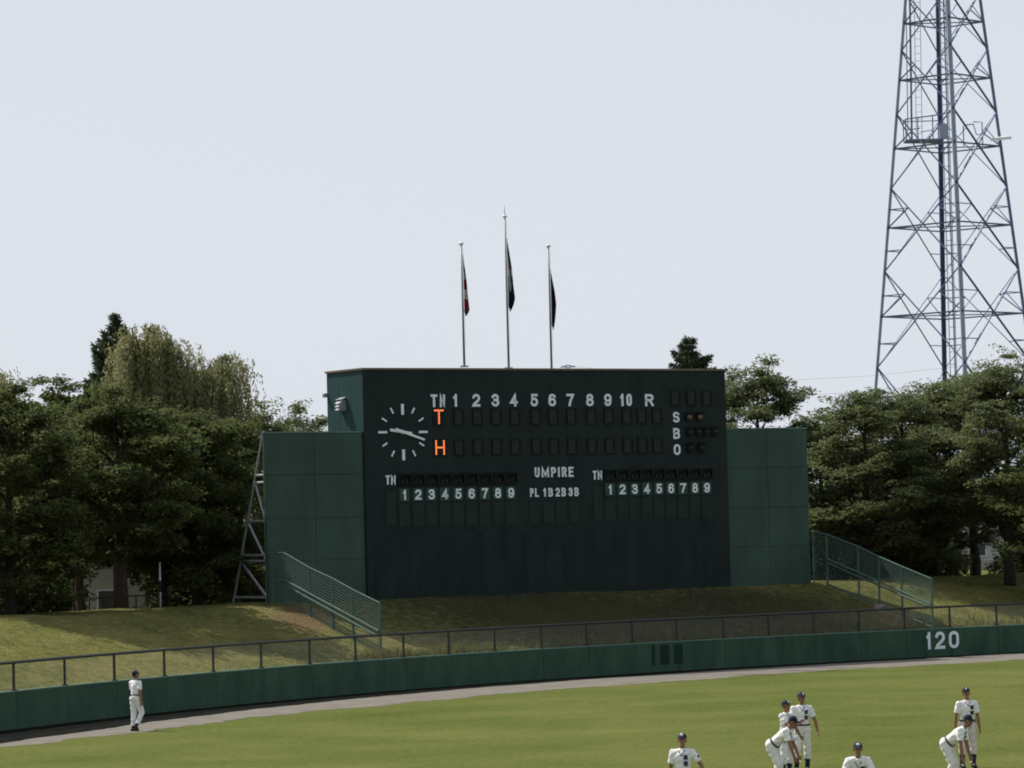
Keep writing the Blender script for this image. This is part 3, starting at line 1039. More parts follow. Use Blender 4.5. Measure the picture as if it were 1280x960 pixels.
LEGW = [.26, .38, .26, .42]
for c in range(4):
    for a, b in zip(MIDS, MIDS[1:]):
        m = MB(); angle_bar(m, leg_pos(c, a), leg_pos(c, b + .0), LEGW[c]); m.build('leg', M_towerlight if c in (0, 1) else (M_shadedleg if c == 3 else M_towerpaint), tower)  # leg shading painted in: far one navy, left and near ones pale
for k, (zt, zb) in enumerate(zip(MIDS[:-1], MIDS[1:])):
    zr = RINGS[k] if k < len(RINGS) else None
    for c in range(4):
        d = (c + 1) % 4
        w = .125 if c in (0, 1) else .075
        for (ca, cb) in ((c, d), (d, c)):
            m = MB(); angle_bar(m, leg_pos(ca, zt), leg_pos(cb, zb), w); m.build('brace', M_towerpaint, tower)
        if zr is None: continue
        A, B = leg_pos(c, zr), leg_pos(d, zr)
        m = MB(); angle_bar(m, A, B, .12); m.build('girt', M_towerpaint, tower)
        # short redundants from the girt ends to the upper and lower half diagonals
        for (ca, cb, P) in ((c, d, A), (d, c, B)):
            up0, up1 = leg_pos(ca, zt), leg_pos(cb, zb)
            qa = up0.lerp(up1, .25)
            m = MB(); angle_bar(m, P, qa, .085); m.build('redundant_strut', M_towerpaint, tower)
            if zr < 35:
                m = MB(); angle_bar(m, leg_pos(ca, qa.z + 3), qa, .075); m.build('redundant_strut', M_towerpaint, tower)
                lo0, lo1 = leg_pos(ca, zb), leg_pos(cb, zt)
                qb = lo0.lerp(lo1, .25)
                m = MB(); angle_bar(m, leg_pos(ca, qb.z + 3), qb, .075); m.build('redundant_strut', M_towerpaint, tower)
    if zr:
        for ca in (0, 1):
            m = MB(); angle_bar(m, leg_pos(ca, zr + .1 * ca), leg_pos(ca + 2, zr + .1 * ca), .085); m.build('plan_brace', M_towerpaint, tower)

PX = .0674


def tl(u, v, dy=0.0):
    q = at(u, v, 300 + dy)
    return Vector((q.x - 37.35, dy, q.z - 3.0))


# climbing ladder with its riser pipe on the left side, cable ladder up the middle
zlo = tl(1150, 176).z
m = MB()
for xx in (-2.05, -1.55): m.tube([(xx - .55, .2, zlo), (xx - .20, .2, 57)], .035, 4)
zz = zlo
while zz < 57:
    xo = -.55 + .35 * (zz - zlo) / (57 - zlo)
    m.tube([(-2.05 + xo, .2, zz), (-1.55 + xo, .2, zz)], .022, 4); zz += .62
m.build('ladder', M_towerlight, tower)
m = MB(); m.tube([(-3.0, .0, zlo), (-2.62, .0, 57)], .085, 6); m.build('riser_pipe', M_towerpaint, tower)
m = MB(); m.tube([(-3.3, .1, zlo + 1), (-2.95, .1, 57)], .04, 5); m.build('cable', M_towerpaint, tower)
m = MB()
for xx in (-.15, .38): m.tube([(xx - .08, 1.2, 0), (xx - .08, .7, 57)], .05, 4)
zz = 1.0
while zz < 57:
    yy = 1.2 - .5 * zz / 57
    m.tube([(-.23, yy, zz), (.30, yy, zz)], .035, 4); zz += 1.05
m.build('cable_ladder', M_towerlight, tower)
m = MB(); m.tube([(.05, 0, 0), (.05, 0, 57)], .06, 5); m.build('feeder_cable', M_towerpaint, tower)

# platform at the third girt with its guard rails, cabinet and antenna
zp = tl(1160, 176).z
m = MB()
m.poly([(-3.65, -1.3, zp - .12), (-.5, -1.3, zp - .12), (-.5, 1.3, zp - .12), (-3.65, .6, zp - .12), (-3.65, -1.3, zp + .04), (-.5, -1.3, zp + .04), (-.5, 1.3, zp + .04), (-3.65, .6, zp + .04)], [(3, 2, 1, 0), (4, 5, 6, 7), (0, 1, 5, 4), (1, 2, 6, 5), (2, 3, 7, 6), (3, 0, 4, 7)])
plat = m.build('platform', M_towerpaint, tower)
m = MB()
hr = 1.75
for xx in (-3.62, -2.62, -1.35): m.tube([(xx, -1.28, zp), (xx, -1.28, zp + hr + .1 * (xx + 3.6))], .05, 5)
m.tube([(-3.62, -1.28, zp + hr), (-1.35, -1.28, zp + hr + .23), (.35, -1.28, zp + hr + .5)], .055, 5)
m.tube([(-3.62, -1.28, zp + .8), (-2.4, -1.28, zp + .95)], .045, 5)
m.tube([(-2.4, -1.28, zp + .62), (-1.35, -1.28, zp + .78)], .035, 5)
for xx in (-3.62, -.6): m.tube([(xx, .6, zp), (xx, .6, zp + hr)], .045, 5)
m.tube([(-3.62, -1.28, zp + hr), (-3.62, .6, zp + hr), (-.6, .6, zp + hr)], .045, 5)
m.build('guard_rail', M_towerpaint, plat)
m = MB(); m.box((-.75, -1.0, zp + .05), (-.05, -.4, zp + 1.3), .02); m.build('cabinet', M_towerlight, plat)
m = MB()
zq = zp - .05
m.tube([(1.25, -1.0, zq - .6), (1.25, -1.0, zq + 1.1), (1.45, -1.0, zq + 1.2), (2.1, -1.0, zq + 1.25)], .05, 5)
m.tube([(2.1, -1.0, zq + 1.45), (2.85, -1.0, zq + 1.4), (2.85, -1.0, zq - .6)], .05, 5)
m.tube([(2.1, -1.0, zq + 1.3), (2.35, -1.0, zq + .35), (2.85, -1.0, zq + .35)], .045, 5)
m.build('hoop_rail', M_towerpaint, tower)
m = MB()
a0, a1 = tl(1236.5, 177.5, -1.2), tl(1263, 175, -1.2)
UPV = Vector((0, 0, .24))
m.poly([a0 + Vector((0, -.7, 0)), a1 + Vector((0, -.7, 0)), a1 + Vector((-.2, .7, .2)), a0 + Vector((.3, .7, .2)), a0 + UPV + Vector((0, -.7, 0)), a1 + UPV + Vector((0, -.7, 0)), a1 + UPV + Vector((-.2, .7, .2)), a0 + UPV + Vector((.3, .7, .2))], [(3, 2, 1, 0), (4, 5, 6, 7), (0, 1, 5, 4), (1, 2, 6, 5), (2, 3, 7, 6), (3, 0, 4, 7)])
m.build('antenna_panel', M_white, tower)

# far power line: the head of a pylon just clears the board roof, two wires run right
pyl = empty('power_pylon', (at(715, 640, 820).x, 820, 3), 'faint far pylon whose crossarm just shows above the scoreboard roof', 'pylon')
zc = at(715, 457.6, 820).z - 3
m = MB()
for sx in (-1, 1):
    for sy in (-1, 1): m.tube([(sx * 2.6, sy * 2.6, 0), (sx * .35, sy * .35, zc)], .12, 4)
for k in range(9):
    z0, z1 = zc * k / 9, zc * (k + 1) / 9
    w0, w1 = 2.6 - 2.25 * k / 9, 2.6 - 2.25 * (k + 1) / 9
    for sy in (-1, 1): m.tube([(-w0, sy * w0, z0), (w1, sy * w1, z1)], .07, 4); m.tube([(w0, sy * w0, z0), (-w1, sy * w1, z1)], .07, 4)
m.build('mast', M_towerpaint, pyl)
m = MB(); m.tube([(-1.75, 0, zc - .2), (0, 0, zc + .25), (1.75, 0, zc - .2)], .16, 4); m.tube([(-1.75, 0, zc - .2), (1.75, 0, zc - .2)], .13, 4)
m.build('crossarm', M_towerlight, pyl)
for nm, pts, lab in (('power_wire', [(717, 458), (800, 467), (900, 474), (975, 476), (1086, 470), (1200, 458), (1330, 436)], 'upper of two faint power wires crossing the sky right of the scoreboard'),
                     ('power_wire', [(717, 462), (800, 477), (900, 488), (1005, 494), (1074, 490), (1200, 478), (1330, 455)], 'lower of two faint power wires crossing the sky right of the scoreboard')):
    m = MB(); m.tube([at(u, v, 820 - (u - 717) * .25) for u, v in pts], .028, 4)
    tag(m.build(nm, M_wire), lab, 'power wire', 'wires of the far power line')


# ------------------------------------------------------------------ trees
def unit(v): return v / (np.linalg.norm(v, axis=-1, keepdims=True) + 1e-9)


def leaves_at(C, axis_flat, n_per, spread, flat, size, rnd, tilt=.55, aspect=.5):
    """C (k,3) clump centres; leaves scattered round each in a flattened, slightly tilted disc"""
    k = len(C)
    off = rnd.normal(size=(k, n_per, 3))
    off = off / np.maximum(np.linalg.norm(off, axis=2, keepdims=True), .001) * (rnd.random((k, n_per, 1)) ** .45)
    off *= np.array([1, 1, flat])
    tl_ = rnd.normal(size=(k, 1, 2)) * .22
    off[..., 2] += off[..., 0] * tl_[..., 0] + off[..., 1] * tl_[..., 1]
    sc = spread * (.6 + .8 * rnd.random((k, 1, 1)))
    P = (C[:, None, :] + off * sc).reshape(-1, 3)
    n = len(P)
    nrm = np.c_[rnd.normal(size=(n, 2)) * tilt, np.ones(n)]
    nrm = unit(nrm)
    a = unit(np.cross(nrm, unit(rnd.normal(size=(n, 3)))))
    b = np.cross(nrm, a)
    L = size * (.6 + .8 * rnd.random((n, 1)))
    W = L * aspect
    fold = nrm * (L * .18)
    V = np.stack([P - a * L * .5, P + b * W * .5 + fold, P + a * L * .5, P - b * W * .5 + fold], axis=1)
    return V


def broad_tree(name, x, y, top, radius, seed, label, leafm, z0=None, n_leaf=30000, trunk_h=1.7, bottom=1.6, lean=(0, 0), clump=.62, flat=.34, size=.17, group='broadleaf trees behind the outfield bank', lop=(1, 1), trunk_r=.2, dome=.62, n_limb=8):
    rnd = np.random.default_rng(seed)
    zb = bank_height(x, y) if z0 is None else z0
    r = empty(name, (x, y, zb), label, 'tree', group)
    H = top - zb
    tm, lm = MB(), MB()
    th = trunk_h
    pts = [(0, 0, -.3), (.06 * rnd.normal(), .06 * rnd.normal(), th * .5), (lean[0] * .3, lean[1] * .3, th), (lean[0] * .7, lean[1] * .7, H * .55), (lean[0], lean[1], H * .9)]
    tm.tube(pts, [trunk_r * 1.35, trunk_r * 1.0, trunk_r * .85, trunk_r * .5, trunk_r * .1], 9)
    tm.build('trunk', M_bark, r, True)
    C = []
    zc0 = bottom
    for l in range(n_limb * 3):
        f_ = (l + rnd.random() * .8) / (n_limb * 3)
        zz = zc0 + (H - zc0) * f_                       # where this limb's end sits
        # crown outline: wide low, domed above
        t = (zz - zc0) / (H - zc0)
        R = radius * (min(1, .72 + t * 1.1) if t < .3 else max(.10, (1 - ((t - .25) / .78) ** 2.1)) ** dome)
        a = l * 2.39996 + rnd.normal() * .35
        R *= .78 + .34 * rnd.random()
        ex, ey = R * math.cos(a) * lop[0] + lean[0] * t, R * math.sin(a) * lop[1] + lean[1] * t
        zs = max(th * .7, zz - R * (.42 + .3 * rnd.random()))
        zs = min(zs, H * .8)
        s0 = Vector((lean[0] * zs / H, lean[1] * zs / H, zs))
        e0 = Vector((ex, ey, zz))
        mid = s0.lerp(e0, .5) + Vector((0, 0, .10 * R + .1)) + Vector(rnd.normal(size=3) * .12)
        rr = trunk_r * (.34 if t < .6 else .2)
        lm.tube([s0, s0.lerp(mid, .5) + Vector(rnd.normal(size=3) * .05), mid, e0], [rr, rr * .75, rr * .5, rr * .12], 5)
        nsub = max(3, int(R * 2.6))
        for q in range(nsub):
            u_ = .30 + .72 * (q + rnd.random()) / nsub
            bp = s0.lerp(mid, u_ * 2) if u_ < .5 else mid.lerp(e0, min(1.08, (u_ - .5) * 2))
            side = Vector((-math.sin(a), math.cos(a), 0)) * rnd.normal() * R * .22 * (1.2 - .3 * u_)
            tip = bp + side + Vector((0, 0, rnd.normal() * .16 + .05))
            lm.tube([bp, bp.lerp(tip, .5) + Vector((0, 0, .05)), tip], [rr * .3, rr * .2, rr * .06], 4)
            C.append(tip)
            C.append(bp.lerp(tip, .5) + Vector(rnd.normal(size=3) * .15))
    # a few free shoots above the crown
    for q in range(9):
        a = rnd.random() * 6.28; R = radius * .55 * rnd.random() ** .5
        b = Vector((R * math.cos(a) * lop[0] + lean[0], R * math.sin(a) * lop[1] + lean[1], H * (.93 - .25 * (R / radius) ** 1.2)))
        tip = b + Vector((rnd.normal() * .25, rnd.normal() * .25, .5 + .4 * rnd.random()))
        lm.tube([b - Vector((0, 0, .9)), b, tip], [.03, .022, .006], 4)
        C.append(tip - Vector((0, 0, .25))); C.append(b)
    lm.build('limbs', M_bark, r)
    C = np.array([c[:] for c in C])
    n_per = max(12, n_leaf // len(C))
    V = leaves_at(C, None, n_per, clump, flat, size, rnd)
    # sparse strays, so the outline breaks up
    S = C[rnd.integers(0, len(C), n_leaf // 14)] + np.clip(rnd.normal(size=(n_leaf // 14, 3)), -1.6, 1.6) * clump * np.array([.62, .62, .30])
    V = np.concatenate([V, leaves_at(S, None, 1, .01, 1, size, rnd)])
    V = V[V[:, :, 2].min(1) > .4]
    link('crown', quad_mesh('crown', V), leafm, r)
    return r


def willow(x, y, top, radius, seed, label, leafm, n_strand=420, group='weeping willows behind the cherry trees', drop=(2.0, 4.4)):
    rnd = np.random.default_rng(seed)
    zb = bank_height(x, y)
    r = empty('willow_tree', (x, y, zb), label, 'tree', group)
    H = top - zb
    tm, lm = MB(), MB()
    tm.tube([(0, 0, -.3), (.1, .05, H * .3), (-.1, .1, H * .62), (.05, 0, H * .9)], [.3, .24, .15, .03], 9); tm.build('trunk', M_bark, r, True)
    V = []
    limbs = []
    for l in range(16):
        a = l * 2.4 + rnd.normal() * .3
        zs = H * (.35 + .45 * l / 16)
        R = radius * (.55 + .5 * rnd.random()) * (1 - .35 * l / 16)
        zt = min(H * .985, zs + (H - zs) * (.55 + .45 * rnd.random()))
        p0 = Vector((0, 0, zs)); p1 = Vector((R * .45 * math.cos(a), R * .45 * math.sin(a), zt)); p2 = Vector((R * math.cos(a), R * math.sin(a), zt - .25 - .3 * rnd.random()))
        lm.tube([p0, p0.lerp(p1, .6) + Vector((0, 0, .2)), p1, p2], [.09, .06, .035, .012], 5)
        limbs.append((p0, p1, p2))
    limbs.append((Vector((0, 0, H * .8)), Vector((.1, 0, H)), Vector((.3, .1, H - .1))))
    for s in range(n_strand):
        p0, p1, p2 = limbs[rnd.integers(0, len(limbs))]
        t = rnd.random()
        b = p0.lerp(p1, .35 + .65 * t * 2) if t < .5 else p1.lerp(p2, (t - .5) * 2)
        b = np.array(b[:]) + rnd.normal(size=3) * np.array([.28, .28, .14])
        if b[2] > H: b[2] = H - .05
        L = drop[0] + (drop[1] - drop[0]) * rnd.random()
        out = np.array([b[0], b[1], 0]); out = out / (np.linalg.norm(out) + .1) * .35
        n = int(L / .055)
        tt = np.linspace(0, 1, n)[:, None]
        P = b + out * np.sin(tt * 1.6) + np.array([0, 0, .16]) * np.sin(np.clip(tt * 8, 0, 3.14)) - np.array([0, 0, 1.0]) * L * tt ** 1.15 + np.c_[np.sin(tt[:, 0] * 5 + s), np.cos(tt[:, 0] * 4 + s), 0 * tt[:, 0]] * .05
        P = P + rnd.normal(size=P.shape) * .05
        d = unit(np.c_[rnd.normal(size=(n, 2)) * .55, -np.ones(n)])
        w = unit(np.cross(d, rnd.normal(size=(n, 3))))
        Ln = .17 * (.6 + .7 * rnd.random((n, 1)))
        V.append(np.stack([P, P + d * Ln * .5 + w * .028, P + d * Ln, P + d * Ln * .5 - w * .028], axis=1))
    V = np.concatenate(V)
    lm.build('limbs', M_bark, r)
    V = V[V[:, :, 2].min(1) > .3]
    link('crown', quad_mesh('crown', V), leafm, r)
    return r


def conifer(x, y, top, radius, seed, label, leafm, n_whorl=26, bend=.25, group=None, bottom=.12, fine=.14, power=.85):
    rnd = np.random.default_rng(seed)
    zb = bank_height(x, y)
    r = empty('conifer_tree', (x, y, zb), label, 'tree', group)
    H = top - zb
    tm, lm = MB(), MB()
    tm.tube([(0, 0, -.3), (0, 0, H * .5), (0, 0, H * .9), (-bend * .4, 0, H * .975), (-bend, 0, H)], [.26, .15, .04, .02, .006], 8); tm.build('trunk', M_bark, r, True)
    V = []
    for w in range(n_whorl):
        f_ = bottom + (1 - bottom) * (w + .5) / n_whorl
        R = radius * (1 - f_) ** power + .08
        for q in range(5 if f_ < .93 else 3):
            a = q * 1.2566 + w * .7 + rnd.normal() * .25
            RR = R * (.65 + .55 * rnd.random())
            d = Vector((math.cos(a), math.sin(a), 0))
            p0 = Vector((0, 0, f_ * H)); p1 = p0 + d * RR * .55 + Vector((0, 0, -.10 * RR)); p2 = p0 + d * RR + Vector((0, 0, -.02 * RR + .08))
            lm.tube([p0, p1, p2], [.04, .025, .008], 4)
            n = int(60 + 170 * RR)
            t = rnd.random((n, 1)) ** .7
            A, B, Cc = (np.array(v[:]) for v in (p0, p1, p2))
            P = (1 - t) ** 2 * A + 2 * t * (1 - t) * B + t ** 2 * Cc
            wid = .30 * RR * (1.05 - t) + .05
            sd = np.array([-math.sin(a), math.cos(a), 0])
            P = P + sd * rnd.normal(size=(n, 1)) * wid * .6 + np.array([0, 0, -1]) * np.abs(rnd.normal(size=(n, 1))) * .12 + np.array([0, 0, .04])
            dd = unit(np.array(d[:]) * .7 + rnd.normal(size=(n, 3)) * .6 + np.array([0, 0, -.25]))
            ww = unit(np.cross(dd, rnd.normal(size=(n, 3))))
            Ln = fine * (.6 + .8 * rnd.random((n, 1)))
            V.append(np.stack([P, P + dd * Ln * .5 + ww * .03, P + dd * Ln, P + dd * Ln * .5 - ww * .03], axis=1))
    lm.build('limbs', M_bark, r)
    link('crown', quad_mesh('crown', np.concatenate(V)), leafm, r)
    return r


L_cherry = leaf_mat('cherry_leaf', (.048, .068, .024), (.130, .155, .056), .48)
L_cherry2 = leaf_mat('cherry_leaf_warm', (.066, .086, .036), (.172, .202, .090), .50)
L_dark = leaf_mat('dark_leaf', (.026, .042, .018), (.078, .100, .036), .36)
L_willow = leaf_mat('willow_leaf', (.150, .160, .075), (.31, .31, .155), .58)
L_conifer = leaf_mat('conifer_needle', (.030, .050, .026), (.085, .108, .052), .3)


def tp(u, D): return at(u, 690, D).x


def tz(u, v, D): return at(u, v, D).z


BT = 'broadleaf trees behind the outfield bank'
# left group, front row
broad_tree('cherry_tree', tp(150, 132), 132, tz(150, 492, 132), 3.3, 11, 'dark spreading cherry tree whose trunk stands out against the pale building', L_cherry, n_leaf=42000, trunk_h=2.2, bottom=2.4, trunk_r=.24)
broad_tree('cherry_tree', tp(12, 128.5), 128.5, tz(20, 485, 128.5), 3.3, 12, 'broad cherry tree at the left edge, on the bank crest', L_cherry, n_leaf=42000, bottom=.3, trunk_h=1.4)
broad_tree('cherry_tree', tp(243, 139.5), 139.5, tz(250, 512, 139.5), 3.0, 13, 'cherry tree just left of the steel trestle', L_cherry, n_leaf=38000, bottom=.5, trunk_h=1.6)
broad_tree('cherry_tree', tp(-75, 128), 128, tz(-75, 490, 128), 3.2, 14, 'cherry tree mostly cut off by the left edge of the photo', L_cherry, n_leaf=18000, bottom=1.0)
broad_tree('cherry_tree', tp(95, 140), 140, tz(95, 462, 140), 2.5, 15, 'taller loose cherry tree with two free shoots at its top, left of the spire', L_cherry, n_leaf=18000, bottom=3.9, clump=.5)
broad_tree('shade_tree', tp(300, 148), 148, tz(300, 528, 148), 2.3, 16, 'small dark tree right behind the steel trestle', L_cherry, n_leaf=20000, bottom=.8)
broad_tree('shade_tree', tp(98, 137), 137, tz(98, 512, 137), 2.7, 17, 'leafy dark tree filling the gap between the two left cherry trees', L_cherry, n_leaf=22000, bottom=3.4)
broad_tree('shade_tree', tp(203, 139), 139, tz(203, 508, 139), 2.7, 18, 'leafy dark tree under the tall willow, right of the bare trunk', L_cherry, n_leaf=26000, bottom=2.4)
broad_tree('shade_tree', tp(335, 158), 158, tz(338, 508, 158), 2.5, 19, 'low green tree joining the willow group to the left screen wall', L_cherry2, n_leaf=18000, bottom=1.5)
# left group, behind
willow(tp(186, 150), 150, tz(188, 404, 150), 2.5, 21, 'taller of two weeping willows, beside the dark spire', L_willow, 760)
willow(tp(278, 152), 152, tz(280, 441, 152), 2.2, 22, 'lower rounder weeping willow nearer the scoreboard', L_willow, 680)
willow(tp(238, 151), 151, tz(238, 446, 151), 1.6, 26, 'small weeping willow in the dip between the two bigger willows', L_willow, 420)
willow(tp(-2, 152), 152, tz(0, 458, 152), 1.4, 23, 'weeping willow peeping over the trees at the left edge', L_willow, 420)
conifer(tp(147, 156), 156, tz(145, 392, 156), 3.8, 24, 'dark spire-shaped conifer with a bent tip beside the willow', L_conifer, n_whorl=36, bend=.25, fine=.20, power=.74, bottom=.36)
broad_tree('shade_tree', tp(375, 168), 168, tz(375, 498, 168), 3.0, 25, 'pale green tree low behind the left screen wall', L_cherry2, n_leaf=14000, bottom=1.0)
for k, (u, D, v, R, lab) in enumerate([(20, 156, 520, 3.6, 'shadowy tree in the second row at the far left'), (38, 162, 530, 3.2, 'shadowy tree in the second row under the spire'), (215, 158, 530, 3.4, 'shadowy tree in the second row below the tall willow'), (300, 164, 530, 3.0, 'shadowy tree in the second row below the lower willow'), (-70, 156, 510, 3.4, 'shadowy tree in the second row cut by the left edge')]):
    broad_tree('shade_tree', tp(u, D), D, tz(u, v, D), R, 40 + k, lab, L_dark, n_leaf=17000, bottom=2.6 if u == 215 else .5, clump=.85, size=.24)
# right group
broad_tree('cherry_tree', tp(952, 160), 160, tz(945, 450, 160), 3.0, 31, 'loose topped cherry tree looking over the right screen wall', L_cherry2, n_leaf=36000, bottom=2.5, clump=.66, flat=.3, n_limb=11)
conifer(tp(873, 172), 172, tz(872, 421, 172), 3.3, 32, 'conifer whose top shows above the scoreboard right corner', L_conifer, n_whorl=40, bend=.05, fine=.22, power=.5)
broad_tree('shade_tree', tp(812, 170), 170, tz(805, 458, 170), 2.6, 33, 'tree of which a few leaves show over the scoreboard roof', L_cherry2, n_leaf=10000, bottom=4)
RT = dict(flat=.20, clump=.74, size=.16)
broad_tree('cherry_tree', tp(1085, 157), 157, tz(1085, 486, 157), 3.7, 34, 'wide layered cherry tree right of the right screen wall', L_cherry2, n_leaf=46000, bottom=1.0, trunk_h=1.6, trunk_r=.24, dome=.8, n_limb=10, **RT)
broad_tree('cherry_tree', tp(1262, 156), 156, tz(1258, 447, 156), 3.9, 35, 'tallest cherry tree at the right edge, in front of the lattice tower', L_cherry2, n_leaf=46000, bottom=2.6, trunk_h=2.4, trunk_r=.22, dome=.8, n_limb=10, **RT)
broad_tree('cherry_tree', tp(1172, 163), 163, tz(1172, 474, 163), 3.6, 36, 'cherry tree between the two big ones at the foot of the lattice tower', L_cherry2, n_leaf=34000, bottom=1.8, dome=.8, **RT)
broad_tree('cherry_tree', tp(1028, 166), 166, tz(1030, 508, 166), 2.4, 37, 'small cherry tree close behind the right screen wall edge', L_cherry2, n_leaf=18000, bottom=1.0, **RT)
broad_tree('cherry_tree', tp(1345, 152), 152, tz(1345, 455, 152), 3.2, 38, 'cherry tree beyond the right edge of the photo', L_cherry, n_leaf=14000, bottom=1.2)
broad_tree('cherry_tree', tp(1132, 160), 160, tz(1132, 496, 160), 3.1, 39, 'cherry tree in the middle of the right group, leafy to the ground', L_cherry2, n_leaf=30000, bottom=.5, dome=.8, **RT)
broad_tree('cherry_tree', tp(1218, 164), 164, tz(1215, 466, 164), 3.0, 30, 'cherry tree in front of the tower leg, above the concrete pole', L_cherry2, n_leaf=26000, bottom=3.2, dome=.8, **RT)
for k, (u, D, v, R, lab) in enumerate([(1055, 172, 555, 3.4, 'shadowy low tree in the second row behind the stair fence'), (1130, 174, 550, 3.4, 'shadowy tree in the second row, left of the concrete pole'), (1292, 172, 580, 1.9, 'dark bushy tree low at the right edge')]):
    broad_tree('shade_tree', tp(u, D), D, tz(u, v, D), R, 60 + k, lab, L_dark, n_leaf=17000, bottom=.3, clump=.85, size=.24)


# ------------------------------------------------------------------ things among and beyond the trees
def house(u0, u1, D, h, depth, label, roof_h=1.6, rot=0.1):
    a, b = at(u0, 690, D), at(u1, 690, D)
    w = b.x - a.x
    zb = bank_height((a.x + b.x) / 2, D)
    r = empty('building', ((a.x + b.x) / 2, D, zb), label, 'building', rz=rot)
    m = MB(); m.box((-w / 2, 0, -.4), (w / 2, depth, h)); m.build('wall', M_brick, r)
    m = MB(); m.poly([(-w / 2 - .4, -.4, h + .003), (w / 2 + .4, -.4, h + .003), (w / 2 + .4, depth + .4, h + .003), (-w / 2 - .4, depth + .4, h + .003), (-w / 2, depth / 2, h + roof_h), (w / 2, depth / 2, h + roof_h)], [(3, 2, 1, 0), (0, 1, 5, 4), (2, 3, 4, 5), (1, 2, 5), (3, 0, 4)])
    m.build('roof', M_roof, r)
    nwin = max(2, int(w / 2.2))
    for k in range(nwin):
        x = -w / 2 + (k + .5) * w / nwin
        m = MB(); m.box((x - .55, -.05, .9), (x + .55, -.002, 2.1)); f_ = m.build('window', M_white, r)
        m = MB(); m.box((x - .48, -.065, .97), (x + .48, -.052, 2.03)); m.build('pane', M_glass, f_)
    m = MB(); m.box((-w / 2, -.03, -.3), (w / 2, -.003, .5)); m.build('base_course', M_concrete, r)


house(100, 240, 168, 3.7, 7, 'pale low building glimpsed between the left tree trunks')
house(1150, 1330, 330, 5.0, 9, 'far pale building behind the right hand trees', 1.6)
b = at(201, 771, 134)
r = empty('white_post', (b.x, b.y, bank_height(b.x, b.y)), 'thin white post standing in tree shade left of the trestle', 'post')
m = MB(); m.tube([(0, 0, -.2), (0, 0, 1.75)], .035, 8); m.build('shaft', M_pole, r, True)
m = MB(); m.tube([(0, 0, .62), (0, 0, 1.05)], .04, 8); m.build('dark_band', M_navy, r, True)
# low rope fence along the terrace in front of the building
q0, q1 = at(112, 770, 131), at(212, 768, 138)
r = empty('low_rail_fence', (q0.x, q0.y, bank_height(q0.x, q0.y)), 'low dark rail fence at the feet of the left trees', 'fence')
for k in range(8):
    q = q0.lerp(q1, k / 7) - q0
    m = MB(); m.tube([(q.x, q.y, -.2), (q.x, q.y, .42)], .03, 6); m.build('post', M_rail, r)
m = MB(); q = q1 - q0; m.tube([(0, 0, .42), (q.x, q.y, .42)], .025, 6); m.build('rail', M_rail, r)
# concrete utility pole on the right
b = at(1217, 722, 168)
r = empty('utility_pole', (b.x, b.y, bank_height(b.x, b.y)), 'grey concrete pole standing among the right hand trees', 'pole')
m = MB(); m.tube([(0, 0, -.3), (-.05, 0, 8.5)], [.17, .12], 10); m.build('shaft', M_concrete, r, True)
m = MB(); m.tube([(-.4, -.1, 4.4), (.5, -.1, 4.4)], .04, 5); m.build('crossbar', M_steel, r)
b = at(1240, 712, 175)
r = empty('leaning_plank', (b.x, b.y, bank_height(b.x, b.y)), 'white plank leaning at a slant under the right hand trees', 'plank')
m = MB(); m.poly([(-.5, 0, 0), (-.26, 0, 0), (.98, 0, 2.62), (.74, 0, 2.70), (-.5, .06, 0), (-.26, .06, 0), (.98, .06, 2.62), (.74, .06, 2.70)], [(0, 1, 2, 3), (7, 6, 5, 4), (0, 4, 5, 1), (1, 5, 6, 2), (2, 6, 7, 3), (3, 7, 4, 0)]); m.build('plate', M_white, r)
m = MB(); m.tube([(.7, .12, -.2), (.7, .12, 2.5)], .05, 6); m.build('prop', M_steel, r)
# mesh fence and sunlit ground far behind the right trees
q0, q1 = at(1120, 715, 280), at(1345, 710, 284)
r = empty('far_fence', (q0.x, q0.y, bank_height(q0.x, q0.y)), 'distant green wire fence seen under the right hand trees', 'fence')
for k in range(10):
    q = q0.lerp(q1, k / 9) - q0
    m = MB(); m.tube([(q.x, q.y, -.2), (q.x, q.y, 1.3)], .03, 5); m.build('post', M_fence, r)
m = MB(); q = q1 - q0
for z in (.3, .8, 1.28): m.tube([(0, 0, z), (q.x, q.y, z)], .02, 4)
m.build('rail', M_fence, r)

# undergrowth in the shade below the crowns
for k, (u, D, v, R, lab) in enumerate([(-20, 141, 690, 2.2, 'dark undergrowth bush at the far left under the cherry trees'), (40, 144, 700, 1.9, 'dark undergrowth bush left of the pale building'), (228, 150, 705, 1.6, 'dark undergrowth bush right of the white post'), (282, 150, 690, 2.2, 'dark undergrowth bush behind the foot of the steel trestle'),
                                       (1040, 163, 650, 2.0, 'dark undergrowth bush behind the upper end of the right stair fence'), (1095, 166, 640, 2.4, 'dark undergrowth bush behind the middle of the right stair fence'), (1150, 168, 650, 2.0, 'dark undergrowth bush at the lower end of the right stair fence'), (1292, 166, 660, 1.5, 'dark undergrowth bush low at the right edge')]):
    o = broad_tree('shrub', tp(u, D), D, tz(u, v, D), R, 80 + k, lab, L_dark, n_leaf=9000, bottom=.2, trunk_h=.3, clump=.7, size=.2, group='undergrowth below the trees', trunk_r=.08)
    o['category'] = 'bush'

# far wood closing the view between the trunks: one mass
rnd = np.random.default_rng(99)
Cc = []
for k in range(1500):
    t = rnd.random()
    x = -75 + 190 * t
    D = 205 + 60 * rnd.random() if x < 30 else 255 + 50 * rnd.random()
    if .121 < x / D < .141: continue
    hmax = 6.0 if x < 30 else 4.2
    Cc.append((x, D, 1.2 + hmax * rnd.random() ** .8))
V = leaves_at(np.array(Cc), None, 14, 1.4, .7, .75, rnd, tilt=.9)
tag(link('far_wood', quad_mesh('far_wood', V), L_dark), 'dark far-off belt of trees and scrub closing the view', 'wood', kind='stuff')

